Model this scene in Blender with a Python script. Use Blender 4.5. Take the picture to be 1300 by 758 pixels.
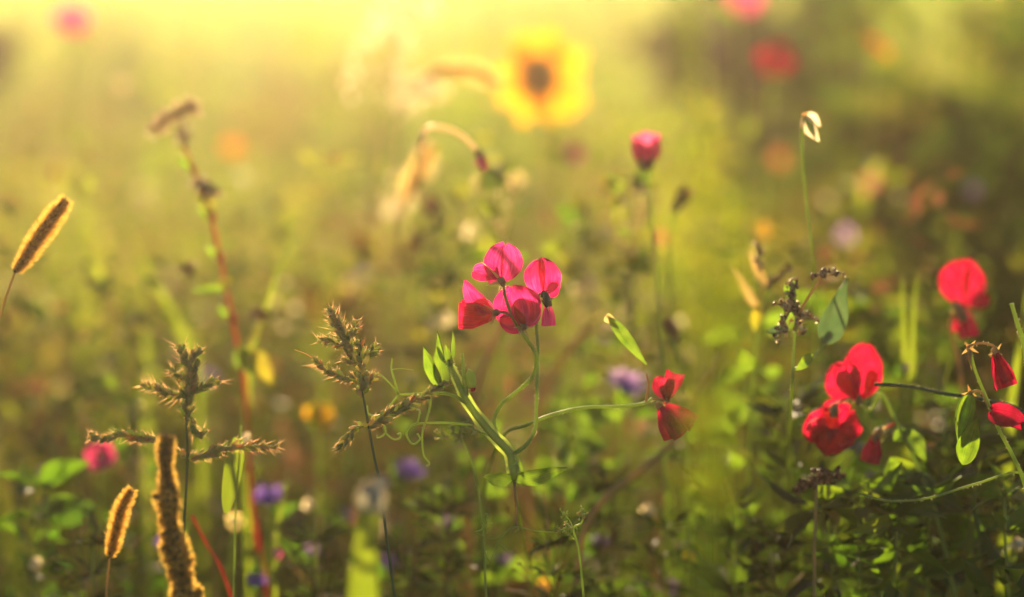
import bpy, math, random
import numpy as np
from mathutils import Vector

# ------------------------------------------------------------------ scene, camera, light
for _o in list(bpy.data.objects):
    bpy.data.objects.remove(_o)
SC = bpy.context.scene
COL = SC.collection
RAD = math.radians
random.seed(7)
RNG = np.random.default_rng(7)

CAM_H, PITCH, LENS, FOCUS = 0.95, 9.0, 100.0, 1.65
cd = bpy.data.cameras.new('camera')
cam = bpy.data.objects.new('camera', cd)
COL.objects.link(cam)
cam.location = (0, 0, CAM_H)
cam.rotation_euler = (RAD(90 - PITCH), 0, 0)
cd.lens = LENS
cd.sensor_width = 36
cd.clip_start = 0.02
cd.clip_end = 1000
cd.dof.use_dof = True
cd.dof.focus_distance = FOCUS
cd.dof.aperture_fstop = 2.5
cd.dof.aperture_blades = 0
SC.camera = cam

SUN_AZ, SUN_EL = -5.2, 9.0
world = bpy.data.worlds.new('World')
SC.world = world
world.use_nodes = True
wn = world.node_tree.nodes
wn.clear()
sky = wn.new('ShaderNodeTexSky')
sky.sky_type = 'NISHITA'
sky.sun_disc = False
sky.sun_elevation = RAD(SUN_EL)
sky.sun_rotation = RAD(SUN_AZ)
bgn = wn.new('ShaderNodeBackground')
bgn.inputs['Strength'].default_value = 0.05
won = wn.new('ShaderNodeOutputWorld')
world.node_tree.links.new(sky.outputs[0], bgn.inputs['Color'])
world.node_tree.links.new(bgn.outputs[0], won.inputs['Surface'])

sv = Vector((math.sin(RAD(SUN_AZ)) * math.cos(RAD(SUN_EL)), math.cos(RAD(SUN_AZ)) * math.cos(RAD(SUN_EL)), math.sin(RAD(SUN_EL))))
sl = bpy.data.lights.new('sun', 'SUN')
sl.energy = 5.0
sl.angle = RAD(0.6)
sl.color = (1.0, 0.745, 0.43)
sun = bpy.data.objects.new('sun', sl)
COL.objects.link(sun)
sun.location = sv * 50
sun.rotation_euler = sv.to_track_quat('Z', 'Y').to_euler()

SC.view_settings.view_transform = 'Standard'
SC.view_settings.look = 'None'
SC.view_settings.exposure = 1.92
SC.view_settings.gamma = 1.0
SC.view_settings.use_curve_mapping = False
SC.render.engine = 'CYCLES'
SC.cycles.use_denoising = True
SC.cycles.max_bounces = 7
SC.cycles.diffuse_bounces = 4
SC.cycles.volume_bounces = 1
SC.cycles.sample_clamp_indirect = 4.0
HAZE_DENSITY, HAZE_G = 0.0044, 0.885

# ------------------------------------------------------------------ helpers
CP, SP = math.cos(RAD(PITCH)), math.sin(RAD(PITCH))
FWD = np.array((0, CP, -SP)); UP = np.array((0, SP, CP)); RT = np.array((1.0, 0, 0))
EYE = np.array((0, 0, CAM_H))
W0 = 1300.0


def mpp(d):
    return 36.0 / LENS / W0 * d


def P(px, py, d):
    s = mpp(d)
    return EYE + FWD * d + RT * ((px - 650) * s) + UP * ((379 - py) * s)


def norm(v):
    v = np.asarray(v, float)
    n = np.linalg.norm(v)
    return v / n if n > 1e-12 else np.array((0, 0, 1.0))


def spline(pts, n=8):
    pts = [np.asarray(p, float) for p in pts]
    if len(pts) < 3:
        return [pts[0] + (pts[-1] - pts[0]) * t for t in np.linspace(0, 1, n + 1)]
    q = [2 * pts[0] - pts[1]] + pts + [2 * pts[-1] - pts[-2]]
    out = []
    for i in range(1, len(q) - 2):
        a, b, c, d = q[i - 1], q[i], q[i + 1], q[i + 2]
        for k in range(n):
            t = k / n
            out.append(0.5 * (2 * b + (c - a) * t + (2 * a - 5 * b + 4 * c - d) * t * t + (3 * b - a - 3 * c + d) * t ** 3))
    out.append(pts[-1])
    return out


def px_path(pts, d=None, n=8):
    return spline([P(p[0], p[1], p[2] if len(p) > 2 else d) for p in pts], n)


def to_ground(path, dx=0.0, dy=0.0):
    """extend a path (top first) from its last point down to the soil"""
    e = path[-1]
    m = e * 0.5 + np.array((e[0] + dx, e[1] + dy, 0)) * 0.5 + np.array((dx * -0.1, 0, 0))
    return path + spline([e, m, np.array((e[0] + dx, e[1] + dy, -0.01))], 5)[1:]


class MB:
    def __init__(self):
        self.v, self.f, self.m, self.uv = [], [], [], []

    def add(self, verts, faces, mat=0, uv=None):
        o = len(self.v)
        self.uv.extend(uv if uv else [(0.0, 0.5, 0.0)] * len(verts))
        self.v.extend([tuple(map(float, p)) for p in verts])
        self.f.extend([tuple(i + o for i in f) for f in faces])
        self.m.extend([mat] * len(faces))

    def tube(self, path, r0, r1=None, n=7, mat=0, wob=0.0, radii=None):
        k = len(path)
        if radii is None:
            r1 = r0 if r1 is None else r1
            radii = [r0 + (r1 - r0) * i / (k - 1) for i in range(k)]
        ref = np.array((0.3, 0.8, 0.52))
        V, F = [], []
        for i, p in enumerate(path):
            t = norm(path[min(i + 1, k - 1)] - path[max(i - 1, 0)])
            a = ref - t * np.dot(ref, t)
            if np.linalg.norm(a) < 1e-3:
                a = np.array((1, 0, 0)) - t * t[0]
            a = norm(a); b = np.cross(t, a); ref = a
            for j in range(n):
                an = 2 * math.pi * j / n
                r = radii[i] * (1 + wob * random.uniform(-1, 1))
                V.append(p + (a * math.cos(an) + b * math.sin(an)) * r)
        for i in range(k - 1):
            for j in range(n):
                F.append((i * n + j, i * n + (j + 1) % n, (i + 1) * n + (j + 1) % n, (i + 1) * n + j))
        F.append(tuple(range(n))[::-1]); F.append(tuple((k - 1) * n + j for j in range(n)))
        self.add(V, F, mat)
        return self

    def hairs(self, path, rad, count, length, width=0.00012, mat=1, lean=0.3, cone=1.0):
        """fine hairs standing on a path; rad(t), length(t) may be numbers or functions"""
        k = len(path)
        fr = rad if callable(rad) else (lambda t: rad)
        fl = length if callable(length) else (lambda t: length)
        for _ in range(count):
            t = random.random()
            x = t * (k - 1); i = min(int(x), k - 2); fr_ = x - i
            c = path[i] * (1 - fr_) + path[i + 1] * fr_
            tg = norm(path[i + 1] - path[i])
            a = norm(np.cross(tg, np.array((random.gauss(0, 1), random.gauss(0, 1), random.gauss(0, 1)))))
            dr = norm(a + tg * (lean + random.uniform(-.25, .25) * cone))
            b = c + a * fr(t) * 0.9
            L = fl(t) * random.uniform(0.55, 1.1)
            s = norm(np.cross(dr, np.array((random.gauss(0, 1), random.gauss(0, 1), random.gauss(0, 1))))) * width
            tip = b + dr * L + np.array((0, 0, -0.08 * L))
            self.add([b - s, b + s, tip + s * 0.25, tip - s * 0.25], [(0, 1, 2, 3)], mat)
        return self

    def ell(self, c, ax, r, ln, nu=6, nv=5, mat=0, jit=0.0, point=1.0):
        """seed-like ellipsoid of half length ln along ax and radius r"""
        ax = norm(ax)
        a = norm(np.cross(ax, np.array((0.31, 0.52, 0.79)))); b = np.cross(ax, a)
        V, F = [c - ax * ln], []
        for i in range(1, nv):
            th = math.pi * i / nv
            for j in range(nu):
                ph = 2 * math.pi * j / nu
                rr = r * math.sin(th) ** point * (1 + jit * random.uniform(-1, 1))
                V.append(c - ax * ln * math.cos(th) + (a * math.cos(ph) + b * math.sin(ph)) * rr)
        V.append(c + ax * ln)
        last = len(V) - 1
        for j in range(nu):
            F.append((0, 1 + (j + 1) % nu, 1 + j))
            F.append((last, 1 + (nv - 2) * nu + j, 1 + (nv - 2) * nu + (j + 1) % nu))
        for i in range(nv - 2):
            for j in range(nu):
                o = 1 + i * nu
                F.append((o + j, o + (j + 1) % nu, o + nu + (j + 1) % nu, o + nu + j))
        self.add(V, F, mat)
        return self

    def petal(self, base, tip, hw, roll=0.0, prof=None, cup=0.0, bend=0.0, fold=0.0, ruffle=0.0, notch=0.0,
              ref=None, nu=12, nv=12, mat=0, skew=0.0, freq=2.5, hollow=0.0, crumple=0.05):
        """a curved sheet from base to tip of half width hw; ref is the way its face looks"""
        base = np.asarray(base, float); tip = np.asarray(tip, float)
        L = np.linalg.norm(tip - base); d = norm(tip - base)
        ref = -FWD if ref is None else np.asarray(ref, float)
        w = norm(np.cross(d, ref)); n = norm(np.cross(w, d))
        c, s = math.cos(RAD(roll)), math.sin(RAD(roll))
        w, n = w * c + n * s, n * c - w * s
        prof = prof or ROUND
        ph = random.uniform(0, 6.28)
        cr = [(random.uniform(1.5, 5), random.uniform(1.5, 6), random.uniform(0, 6.28), random.uniform(.4, 1)) for _ in range(5)]
        sd = random.uniform(0, 50)
        V, F, UV = [], [], []
        for j in range(nv + 1):
            v = j / nv
            ww = hw * prof(v)
            for i in range(nu + 1):
                u = 2 * i / nu - 1
                al = v * L - notch * L * math.exp(-(u / 0.22) ** 2) * v ** 5
                x = u * ww + skew * L * v * v
                z = cup * u * u * ww + fold * abs(u) * ww + bend * L * v * v + hollow * L * math.sin(math.pi * v) * (1 - u * u)
                z += ruffle * hw * math.sin(freq * math.pi * u + ph + 3 * v) * v * abs(u) ** 1.5
                z += ruffle * 0.4 * hw * math.sin(freq * 1.9 * math.pi * v + ph * 2) * abs(u)
                z += crumple * hw * sum(q[3] * math.sin(q[0] * u + q[1] * v + q[2]) for q in cr) * min(1, v * 2)
                V.append(base + d * al + w * x + n * z)
                UV.append((u, v, sd))
        for j in range(nv):
            for i in range(nu):
                a = j * (nu + 1) + i
                F.append((a, a + 1, a + nu + 2, a + nu + 1))
        self.add(V, F, mat, UV)
        return self

    def build(self, name, mats, parent=None, smooth=True):
        me = bpy.data.meshes.new(name)
        o = bpy.data.objects.new(name, me)
        org = np.zeros(3)
        p = parent
        while p is not None:
            if p.type == 'EMPTY':
                org = np.array(p.location)
            p = p.parent
        if parent is None and self.v:
            org = np.array(self.v).mean(axis=0); org[2] = min(q[2] for q in self.v)
            o.location = org
        me.from_pydata([tuple(np.array(q) - org) for q in self.v], [], self.f)
        for m in (mats if isinstance(mats, (list, tuple)) else [mats]):
            me.materials.append(m)
        me.polygons.foreach_set('material_index', self.m)
        if any(q[2] for q in self.uv):
            at = me.attributes.new('petal_uv', 'FLOAT_VECTOR', 'POINT')
            at.data.foreach_set('vector', [float(c) for q in self.uv for c in q])
        if smooth:
            me.polygons.foreach_set('use_smooth', [True] * len(self.f))
        me.update()
        COL.objects.link(o)
        if parent is not None:
            o.parent = parent
        return o


def ROUND(v):
    return max(0.02, math.sin(math.pi * min(1, v ** 0.92 * 0.985 + 0.012))) ** 0.5


def OBOV(v):
    return 0.1 + 0.9 * math.sin(math.pi * min(1.0, v ** 1.5 * 0.97)) ** 0.6 if v < 1 else 0.25


def LEAF(v):
    return max(0.03, math.sin(math.pi * v ** 0.75)) ** 0.9


def LANCE(v):
    return max(0.03, math.sin(math.pi * v ** 0.6)) ** 1.1


def BLADE(v):
    return max(0.03, 1 - v ** 2.2) * (0.75 + 0.25 * min(1, v * 5))


def TRI(v):
    return max(0.02, 1.0 - v) ** 0.8 * min(1, v * 9 + 0.05)


def SQUARE(v):
    return 0.25 + 0.75 * min(1, v * 1.6) ** 0.8


def thing(name, label, cat, base, group=None):
    o = bpy.data.objects.new(name, None)
    COL.objects.link(o)
    o.empty_display_size = 0.02
    o.location = tuple(map(float, base))
    o['label'] = label; o['category'] = cat
    if group:
        o['group'] = group
    return o


def base_of(path):
    e = path[-1]
    return (e[0], e[1], 0.0)


# ------------------------------------------------------------------ materials
def ramp_node(nt, stops):
    r = nt.nodes.new('ShaderNodeValToRGB')
    cr = r.color_ramp
    while len(cr.elements) < len(stops):
        cr.elements.new(0.5)
    for e, (p, c) in zip(cr.elements, stops):
        e.position = p; e.color = (*c, 1)
    return r


def leafy(name, stops, trans=(2.2, 2.0, 0.8), tmix=0.5, gloss=0.05, rough=0.35, noise=60.0, source='island', bump=0.0, nvar=0.35, big=0.0):
    """thin plant tissue: diffuse + translucent + a little gloss; colour varies by island / noise"""
    m = bpy.data.materials.new(name); m.use_nodes = True
    nt = m.node_tree; N = nt.nodes; Lk = nt.links.new
    N.clear()
    out = N.new('ShaderNodeOutputMaterial')
    geo = N.new('ShaderNodeNewGeometry')
    tc = N.new('ShaderNodeTexCoord')
    nz = N.new('ShaderNodeTexNoise'); nz.inputs['Scale'].default_value = noise; nz.inputs['Detail'].default_value = 4
    Lk(tc.outputs['Object'], nz.inputs['Vector'])
    r = ramp_node(nt, stops)
    if source == 'island':
        mx = N.new('ShaderNodeMath'); mx.operation = 'MULTIPLY_ADD'
        Lk(nz.outputs['Fac'], mx.inputs[0]); mx.inputs[1].default_value = nvar
        a2 = N.new('ShaderNodeMath'); a2.operation = 'MULTIPLY_ADD'
        Lk(geo.outputs['Random Per Island'], a2.inputs[0]); a2.inputs[1].default_value = 1.0; a2.inputs[2].default_value = -nvar * 0.5
        Lk(a2.outputs[0], mx.inputs[2])
        if big > 0:      # whole plants and patches differ in colour
            a2.inputs[1].default_value = 0.55
            bn = N.new('ShaderNodeTexNoise'); bn.inputs['Scale'].default_value = 3.2; bn.inputs['Detail'].default_value = 3
            Lk(tc.outputs['Object'], bn.inputs['Vector'])
            b3 = N.new('ShaderNodeMapRange'); b3.inputs[1].default_value = 0.35; b3.inputs[2].default_value = 0.65
            b3.inputs[3].default_value = -big; b3.inputs[4].default_value = big + 0.25; b3.clamp = True
            Lk(bn.outputs['Fac'], b3.inputs[0])
            b4 = N.new('ShaderNodeMath'); b4.operation = 'ADD'
            Lk(a2.outputs[0], b4.inputs[0]); Lk(b3.outputs[0], b4.inputs[1]); Lk(b4.outputs[0], mx.inputs[2])
        Lk(mx.outputs[0], r.inputs['Fac'])
    elif source == 'veins':      # fine veins fanning out of the petal's claw, darker throat, mottled blade
        at = N.new('ShaderNodeAttribute'); at.attribute_name = 'petal_uv'
        vm = N.new('ShaderNodeVectorMath'); vm.operation = 'MULTIPLY'; vm.inputs[1].default_value = (21.0, 1.6, 1.0)
        Lk(at.outputs['Vector'], vm.inputs[0])
        vn = N.new('ShaderNodeTexNoise'); vn.inputs['Scale'].default_value = 1.0; vn.inputs['Detail'].default_value = 3
        Lk(vm.outputs[0], vn.inputs['Vector'])
        ad = N.new('ShaderNodeMath'); ad.operation = 'ADD'; Lk(vn.outputs['Fac'], ad.inputs[0]); Lk(nz.outputs['Fac'], ad.inputs[1])
        mr = N.new('ShaderNodeMapRange'); mr.inputs[1].default_value = 0.72; mr.inputs[2].default_value = 1.28
        Lk(ad.outputs[0], mr.inputs[0]); Lk(mr.outputs[0], r.inputs['Fac'])
    else:
        mr = N.new('ShaderNodeMapRange'); mr.inputs[1].default_value = 0.3; mr.inputs[2].default_value = 0.7
        Lk(nz.outputs['Fac'], mr.inputs[0]); Lk(mr.outputs[0], r.inputs['Fac'])
    mu = N.new('ShaderNodeMix'); mu.data_type = 'RGBA'; mu.blend_type = 'MULTIPLY'; mu.inputs[0].default_value = 1
    Lk(r.outputs['Color'], mu.inputs[6]); mu.inputs[7].default_value = (*trans, 1)
    df = N.new('ShaderNodeBsdfDiffuse'); tr = N.new('ShaderNodeBsdfTranslucent')
    Lk(r.outputs['Color'], df.inputs['Color']); Lk(mu.outputs[2], tr.inputs['Color'])
    ms = N.new('ShaderNodeMixShader'); ms.inputs[0].default_value = tmix
    Lk(df.outputs[0], ms.inputs[1]); Lk(tr.outputs[0], ms.inputs[2])
    last = ms
    if gloss > 0:
        gl = N.new('ShaderNodeBsdfGlossy'); gl.inputs['Roughness'].default_value = rough + 0.12
        lw = N.new('ShaderNodeLayerWeight'); lw.inputs['Blend'].default_value = 0.3
        mg = N.new('ShaderNodeMath'); mg.operation = 'MULTIPLY_ADD'
        Lk(lw.outputs['Facing'], mg.inputs[0]); mg.inputs[1].default_value = gloss * 0.8; mg.inputs[2].default_value = gloss * 0.4
        m2 = N.new('ShaderNodeMixShader')
        Lk(mg.outputs[0], m2.inputs[0]); Lk(ms.outputs[0], m2.inputs[1]); Lk(gl.outputs[0], m2.inputs[2])
        last = m2
        if bump > 0:
            bp = N.new('ShaderNodeBump'); bp.inputs['Strength'].default_value = bump; bp.inputs['Distance'].default_value = 0.001
            Lk(nz.outputs['Fac'], bp.inputs['Height'])
            Lk(bp.outputs[0], gl.inputs['Normal']); Lk(bp.outputs[0], df.inputs['Normal'])
    Lk(last.outputs[0], out.inputs['Surface'])
    return m


M = {}
M['grass'] = leafy('grass_green', [(0, (0.05, 0.085, 0.012)), (0.45, (0.085, 0.12, 0.016)), (0.75, (0.13, 0.14, 0.025)), (0.9, (0.28, 0.21, 0.07)), (1, (0.33, 0.26, 0.12))], trans=(2.4, 2.85, 0.6), tmix=0.58, gloss=0.05, big=0.35)
M['herb'] = leafy('herb_leaves', [(0, (0.035, 0.07, 0.012)), (0.5, (0.065, 0.095, 0.014)), (0.72, (0.12, 0.12, 0.02)), (0.88, (0.2, 0.13, 0.04)), (1, (0.14, 0.06, 0.03))], trans=(2.3, 2.8, 0.5), tmix=0.52, gloss=0.05, rough=0.42, big=0.35)
M['lit'] = leafy('yellow_green_painted_lit', [(0, (0.10, 0.13, 0.012)), (0.6, (0.15, 0.16, 0.02)), (1, (0.24, 0.2, 0.03))], trans=(2.6, 3.0, 0.5), tmix=0.66, gloss=0.06, big=0.35)  # brighter leaf colours, the sunlight is put into the colour
M['painted_shade_herb'] = leafy('herbs_painted_shaded', [(0, (0.02, 0.035, 0.008)), (0.5, (0.045, 0.065, 0.011)), (0.72, (0.08, 0.08, 0.016)), (0.88, (0.12, 0.07, 0.025)), (1, (0.07, 0.03, 0.016))], trans=(2.0, 2.2, 0.5), tmix=0.4, gloss=0.05, rough=0.42, big=0.3)  # darker copy of the herb colours, undergrowth shade painted in
M['greytip'] = leafy('bleached_leaf_tip', [(0, (0.2, 0.2, 0.16)), (1, (0.34, 0.32, 0.25))], trans=(1.6, 1.5, 1.2), tmix=0.35, gloss=0.05, source='noise', noise=150)
M['gold'] = leafy('pale_golden_bristle', [(0, (0.72, 0.50, 0.16)), (1, (0.85, 0.66, 0.28))], trans=(1.15, 1.15, 1.0), tmix=0.8, gloss=0.03)
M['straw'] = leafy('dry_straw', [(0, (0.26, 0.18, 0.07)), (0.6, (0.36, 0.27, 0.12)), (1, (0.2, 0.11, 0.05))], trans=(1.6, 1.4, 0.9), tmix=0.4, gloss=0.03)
M['brown'] = leafy('withered_brown', [(0, (0.10, 0.045, 0.022)), (0.6, (0.18, 0.085, 0.045)), (1, (0.28, 0.16, 0.09))], trans=(1.6, 1.3, 0.9), tmix=0.35, gloss=0.05)
M['pale'] = leafy('pale_seed_fluff', [(0, (0.55, 0.48, 0.32)), (1, (0.66, 0.6, 0.45))], trans=(1.3, 1.2, 1.0), tmix=0.78, gloss=0.08, rough=0.25)
M['glint_bead'] = leafy('added_glint_bead', [(0, (0.5, 0.46, 0.25)), (1, (0.62, 0.58, 0.38))], trans=(1.2, 1.15, 0.9), tmix=0.4, gloss=0.6, rough=0.15)  # glossy bead added inside the florets to give a bright sun glint
M['stem'] = leafy('pea_stem_green', [(0, (0.18, 0.25, 0.06)), (1, (0.25, 0.32, 0.09))], trans=(2.2, 2.1, 0.9), tmix=0.5, gloss=0.07, source='noise', noise=90)
M['fuzz'] = leafy('stem_fuzz', [(0, (0.45, 0.45, 0.3)), (1, (0.6, 0.58, 0.42))], trans=(1.4, 1.3, 1.0), tmix=0.6, gloss=0.0)
M['pealeaf'] = leafy('pea_leaf_green', [(0, (0.03, 0.07, 0.013)), (1, (0.085, 0.14, 0.028))], trans=(3.2, 3.0, 0.7), tmix=0.5, gloss=0.05, rough=0.5, source='veins', noise=160, bump=0.4)
M['blueleaf'] = leafy('blue_green_leaf', [(0, (0.035, 0.075, 0.045)), (1, (0.06, 0.1, 0.06))], trans=(2.0, 2.0, 0.9), tmix=0.35, gloss=0.06, rough=0.45, source='noise', noise=120, bump=0.3)
M['yellowleaf'] = leafy('yellow_leaf', [(0, (0.24, 0.2, 0.03)), (1, (0.11, 0.14, 0.025))], trans=(2.2, 2.0, 0.7), tmix=0.55, gloss=0.05, source='noise', noise=40)
M['pink'] = leafy('sweet_pea_petal', [(0, (0.28, 0.003, 0.04)), (0.5, (0.46, 0.012, 0.12)), (1, (0.56, 0.07, 0.25))], trans=(1.55, 1.2, 1.35), tmix=0.66, gloss=0.03, rough=0.5, source='veins', noise=75, bump=0.2)
M['red'] = leafy('red_petal', [(0, (0.18, 0.001, 0.014)), (0.5, (0.36, 0.003, 0.03)), (1, (0.5, 0.012, 0.07))], trans=(1.55, 1.2, 1.4), tmix=0.64, gloss=0.03, rough=0.5, source='veins', noise=120, bump=0.25)
M['darkred'] = leafy('withered_petal', [(0, (0.12, 0.001, 0.014)), (0.5, (0.27, 0.004, 0.035)), (1, (0.4, 0.015, 0.07))], trans=(1.7, 1.2, 1.2), tmix=0.5, gloss=0.03, rough=0.5, source='veins', noise=160, bump=0.4)
M['calyx'] = leafy('calyx_green', [(0, (0.17, 0.11, 0.08)), (1, (0.24, 0.21, 0.11))], trans=(2.0, 1.8, 1.0), tmix=0.45, gloss=0.04, source='noise', noise=200)
M['sepal'] = leafy('pale_sepal', [(0, (0.35, 0.3, 0.14)), (1, (0.42, 0.38, 0.2))], trans=(1.8, 1.6, 1.0), tmix=0.5, gloss=0.05, source='noise', noise=120)
M['spike'] = leafy('spikelet_green', [(0, (0.17, 0.22, 0.08)), (0.5, (0.25, 0.29, 0.12)), (0.85, (0.36, 0.32, 0.18)), (1, (0.32, 0.18, 0.11))], trans=(2.2, 2.1, 1.2), tmix=0.58, gloss=0.06, rough=0.4)
M['awn'] = leafy('reddish_awn', [(0, (0.42, 0.2, 0.12)), (1, (0.6, 0.45, 0.28))], trans=(1.5, 1.3, 1.0), tmix=0.6, gloss=0.0)
M['bristle'] = leafy('golden_bristle', [(0, (0.62, 0.40, 0.07)), (1, (0.75, 0.56, 0.16))], trans=(1.3, 1.2, 1.0), tmix=0.65, gloss=0.04, rough=0.4)
M['core'] = leafy('foxtail_core', [(0, (0.07, 0.05, 0.02)), (1, (0.13, 0.09, 0.035))], trans=(1.6, 1.3, 0.8), tmix=0.2, gloss=0.03)
M['redstem'] = leafy('red_stem', [(0, (0.42, 0.05, 0.025)), (1, (0.5, 0.11, 0.04))], trans=(1.8, 1.5, 1.0), tmix=0.4, gloss=0.05, source='noise', noise=50)
M['nut'] = leafy('buckwheat_seed', [(0, (0.12, 0.06, 0.035)), (0.4, (0.2, 0.12, 0.06)), (0.65, (0.42, 0.34, 0.19)), (1, (0.6, 0.53, 0.36))], trans=(1.5, 1.35, 0.9), tmix=0.45, gloss=0.12, rough=0.3)
M['yellow'] = leafy('yellow_petal', [(0, (0.82, 0.42, 0.005)), (1, (0.88, 0.52, 0.012))], trans=(1.15, 1.12, 0.8), tmix=0.55, gloss=0.03, source='veins', noise=60)
M['disc'] = leafy('sunflower_disc', [(0, (0.38, 0.15, 0.02)), (1, (0.55, 0.26, 0.04))], trans=(1.2, 1.1, 0.8), tmix=0.1, gloss=0.02, source='noise', noise=300, bump=0.8)
M['violet'] = leafy('violet_petal', [(0, (0.14, 0.08, 0.42)), (1, (0.28, 0.16, 0.55))], trans=(1.5, 1.4, 1.3), tmix=0.5, gloss=0.03)
M['lilac'] = leafy('lilac_petal', [(0, (0.42, 0.26, 0.56)), (1, (0.55, 0.4, 0.66))], trans=(1.4, 1.3, 1.2), tmix=0.5, gloss=0.03)
M['rose'] = leafy('rose_petal', [(0, (0.62, 0.06, 0.2)), (1, (0.7, 0.12, 0.28))], trans=(1.3, 1.3, 1.2), tmix=0.55, gloss=0.03, source='veins')
M['coral'] = leafy('coral_petal', [(0, (0.75, 0.09, 0.07)), (1, (0.8, 0.17, 0.12))], trans=(1.2, 1.2, 1.1), tmix=0.55, gloss=0.03, source='veins')
M['orange'] = leafy('orange_petal', [(0, (0.75, 0.19, 0.015)), (1, (0.8, 0.28, 0.03))], trans=(1.2, 1.15, 1.0), tmix=0.55, gloss=0.03, source='veins')
M['magenta'] = leafy('magenta_petal', [(0, (0.45, 0.03, 0.14)), (1, (0.6, 0.07, 0.22))], trans=(1.5, 1.3, 1.2), tmix=0.5, gloss=0.03, source='veins')
M['shrub'] = leafy('shade_shrub_leaves', [(0, (0.02, 0.038, 0.008)), (1, (0.045, 0.07, 0.012))], trans=(1.6, 1.6, 0.7), tmix=0.3, gloss=0.04)


def soil_material():
    m = bpy.data.materials.new('dark_soil'); m.use_nodes = True
    nt = m.node_tree; b = nt.nodes['Principled BSDF']
    tc = nt.nodes.new('ShaderNodeTexCoord')
    nz = nt.nodes.new('ShaderNodeTexNoise'); nz.inputs['Scale'].default_value = 6; nz.inputs['Detail'].default_value = 8
    r = ramp_node(nt, [(0.3, (0.028, 0.022, 0.012)), (0.55, (0.05, 0.042, 0.018)), (0.8, (0.05, 0.065, 0.018))])
    nt.links.new(tc.outputs['Object'], nz.inputs['Vector']); nt.links.new(nz.outputs['Fac'], r.inputs['Fac'])
    nt.links.new(r.outputs['Color'], b.inputs['Base Color']); b.inputs['Roughness'].default_value = 0.95
    bp = nt.nodes.new('ShaderNodeBump'); bp.inputs['Distance'].default_value = 0.03
    nt.links.new(nz.outputs['Fac'], bp.inputs['Height']); nt.links.new(bp.outputs[0], b.inputs['Normal'])
    return m


# ------------------------------------------------------------------ the setting: ground and air
GX = 60.0
xs = np.linspace(-GX, GX, 61); ys = np.linspace(-20, 100, 61)
gv = [(x, y, 0.0) for y in ys for x in xs]
gf = [(j * 61 + i, j * 61 + i + 1, (j + 1) * 61 + i + 1, (j + 1) * 61 + i) for j in range(60) for i in range(60)]
gm = bpy.data.meshes.new('ground'); gm.from_pydata(gv, [], gf); gm.materials.append(soil_material())
go = bpy.data.objects.new('ground', gm); COL.objects.link(go); go['kind'] = 'structure'

hz = MB()
x0, x1, y0, y1, z0, z1 = -62, 62, -22, 102, -1.0, 2.6
hz.add([(x0, y0, z0), (x1, y0, z0), (x1, y1, z0), (x0, y1, z0), (x0, y0, z1), (x1, y0, z1), (x1, y1, z1), (x0, y1, z1)],
       [(3, 2, 1, 0), (4, 5, 6, 7), (0, 1, 5, 4), (1, 2, 6, 5), (2, 3, 7, 6), (3, 0, 4, 7)])
hm = bpy.data.materials.new('summer_haze'); hm.use_nodes = True
hm.node_tree.nodes.clear()
pv = hm.node_tree.nodes.new('ShaderNodeVolumePrincipled')
pv.inputs['Color'].default_value = (0.98, 0.79, 0.66, 1)
pv.inputs['Density'].default_value = HAZE_DENSITY
pv.inputs['Anisotropy'].default_value = HAZE_G
ho = hm.node_tree.nodes.new('ShaderNodeOutputMaterial')
hm.node_tree.links.new(pv.outputs[0], ho.inputs['Volume'])
hob = hz.build('haze', hm, None, smooth=False); hob['kind'] = 'stuff'

# ------------------------------------------------------------------ the meadow itself (what nobody could count)
TB = math.tan(RAD(PITCH + 5.95))


def cap_height(x, y):
    """height the canopy may reach at (x, y): low in front of the lens, rising behind the flowers"""
    front = CAM_H - y * TB - 0.05
    prof = np.interp(y, [0, 1.5, 1.9, 2.5, 3.2, 5, 9, 20], [0.3, 0.35, 0.36, 0.42, 0.47, 0.57, 0.56, 0.5])
    wav = 0.07 * np.sin(x * 3.1 + 1.3) * np.sin(y * 1.7 + 0.4) + 0.06 * np.sin(x * 6.3 + y * 2.2) * np.sin(y * 3.4 - x)
    side = np.interp(x / np.maximum(y, 0.3), [-0.2, -0.1, 0.05, 0.2], [-0.05, -0.04, 0.0, 0.03])
    h = prof + wav + side * np.interp(y, [1.5, 3], [1, 0.3])
    return np.where(y < 1.6, np.minimum(h, np.maximum(front, 0.12)), h)


def stuff_mesh(name, verts, faces, mats, mat_idx=None):
    me = bpy.data.meshes.new(name)
    nv, nf, k = len(verts), len(faces), faces.shape[1]
    me.vertices.add(nv); me.vertices.foreach_set('co', verts.astype(np.float32).ravel())
    me.loops.add(nf * k); me.loops.foreach_set('vertex_index', faces.astype(np.int32).ravel())
    me.polygons.add(nf)
    me.polygons.foreach_set('loop_start', np.arange(0, nf * k, k, dtype=np.int32))
    for m in mats:
        me.materials.append(m)
    if mat_idx is not None:
        me.polygons.foreach_set('material_index', mat_idx.astype(np.int32))
    me.polygons.foreach_set('use_smooth', np.ones(nf, dtype=bool))
    me.update(calc_edges=True); me.validate()
    o = bpy.data.objects.new(name, me); COL.objects.link(o); o['kind'] = 'stuff'
    return o


def spots(n, ymin, ymax, spread=0.27, power=1.0):
    y = ymin + (ymax - ymin) * RNG.random(n) ** power
    x = (RNG.random(n) * 2 - 1) * (spread * y + 0.6) - 0.02 * y
    return x, y


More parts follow.
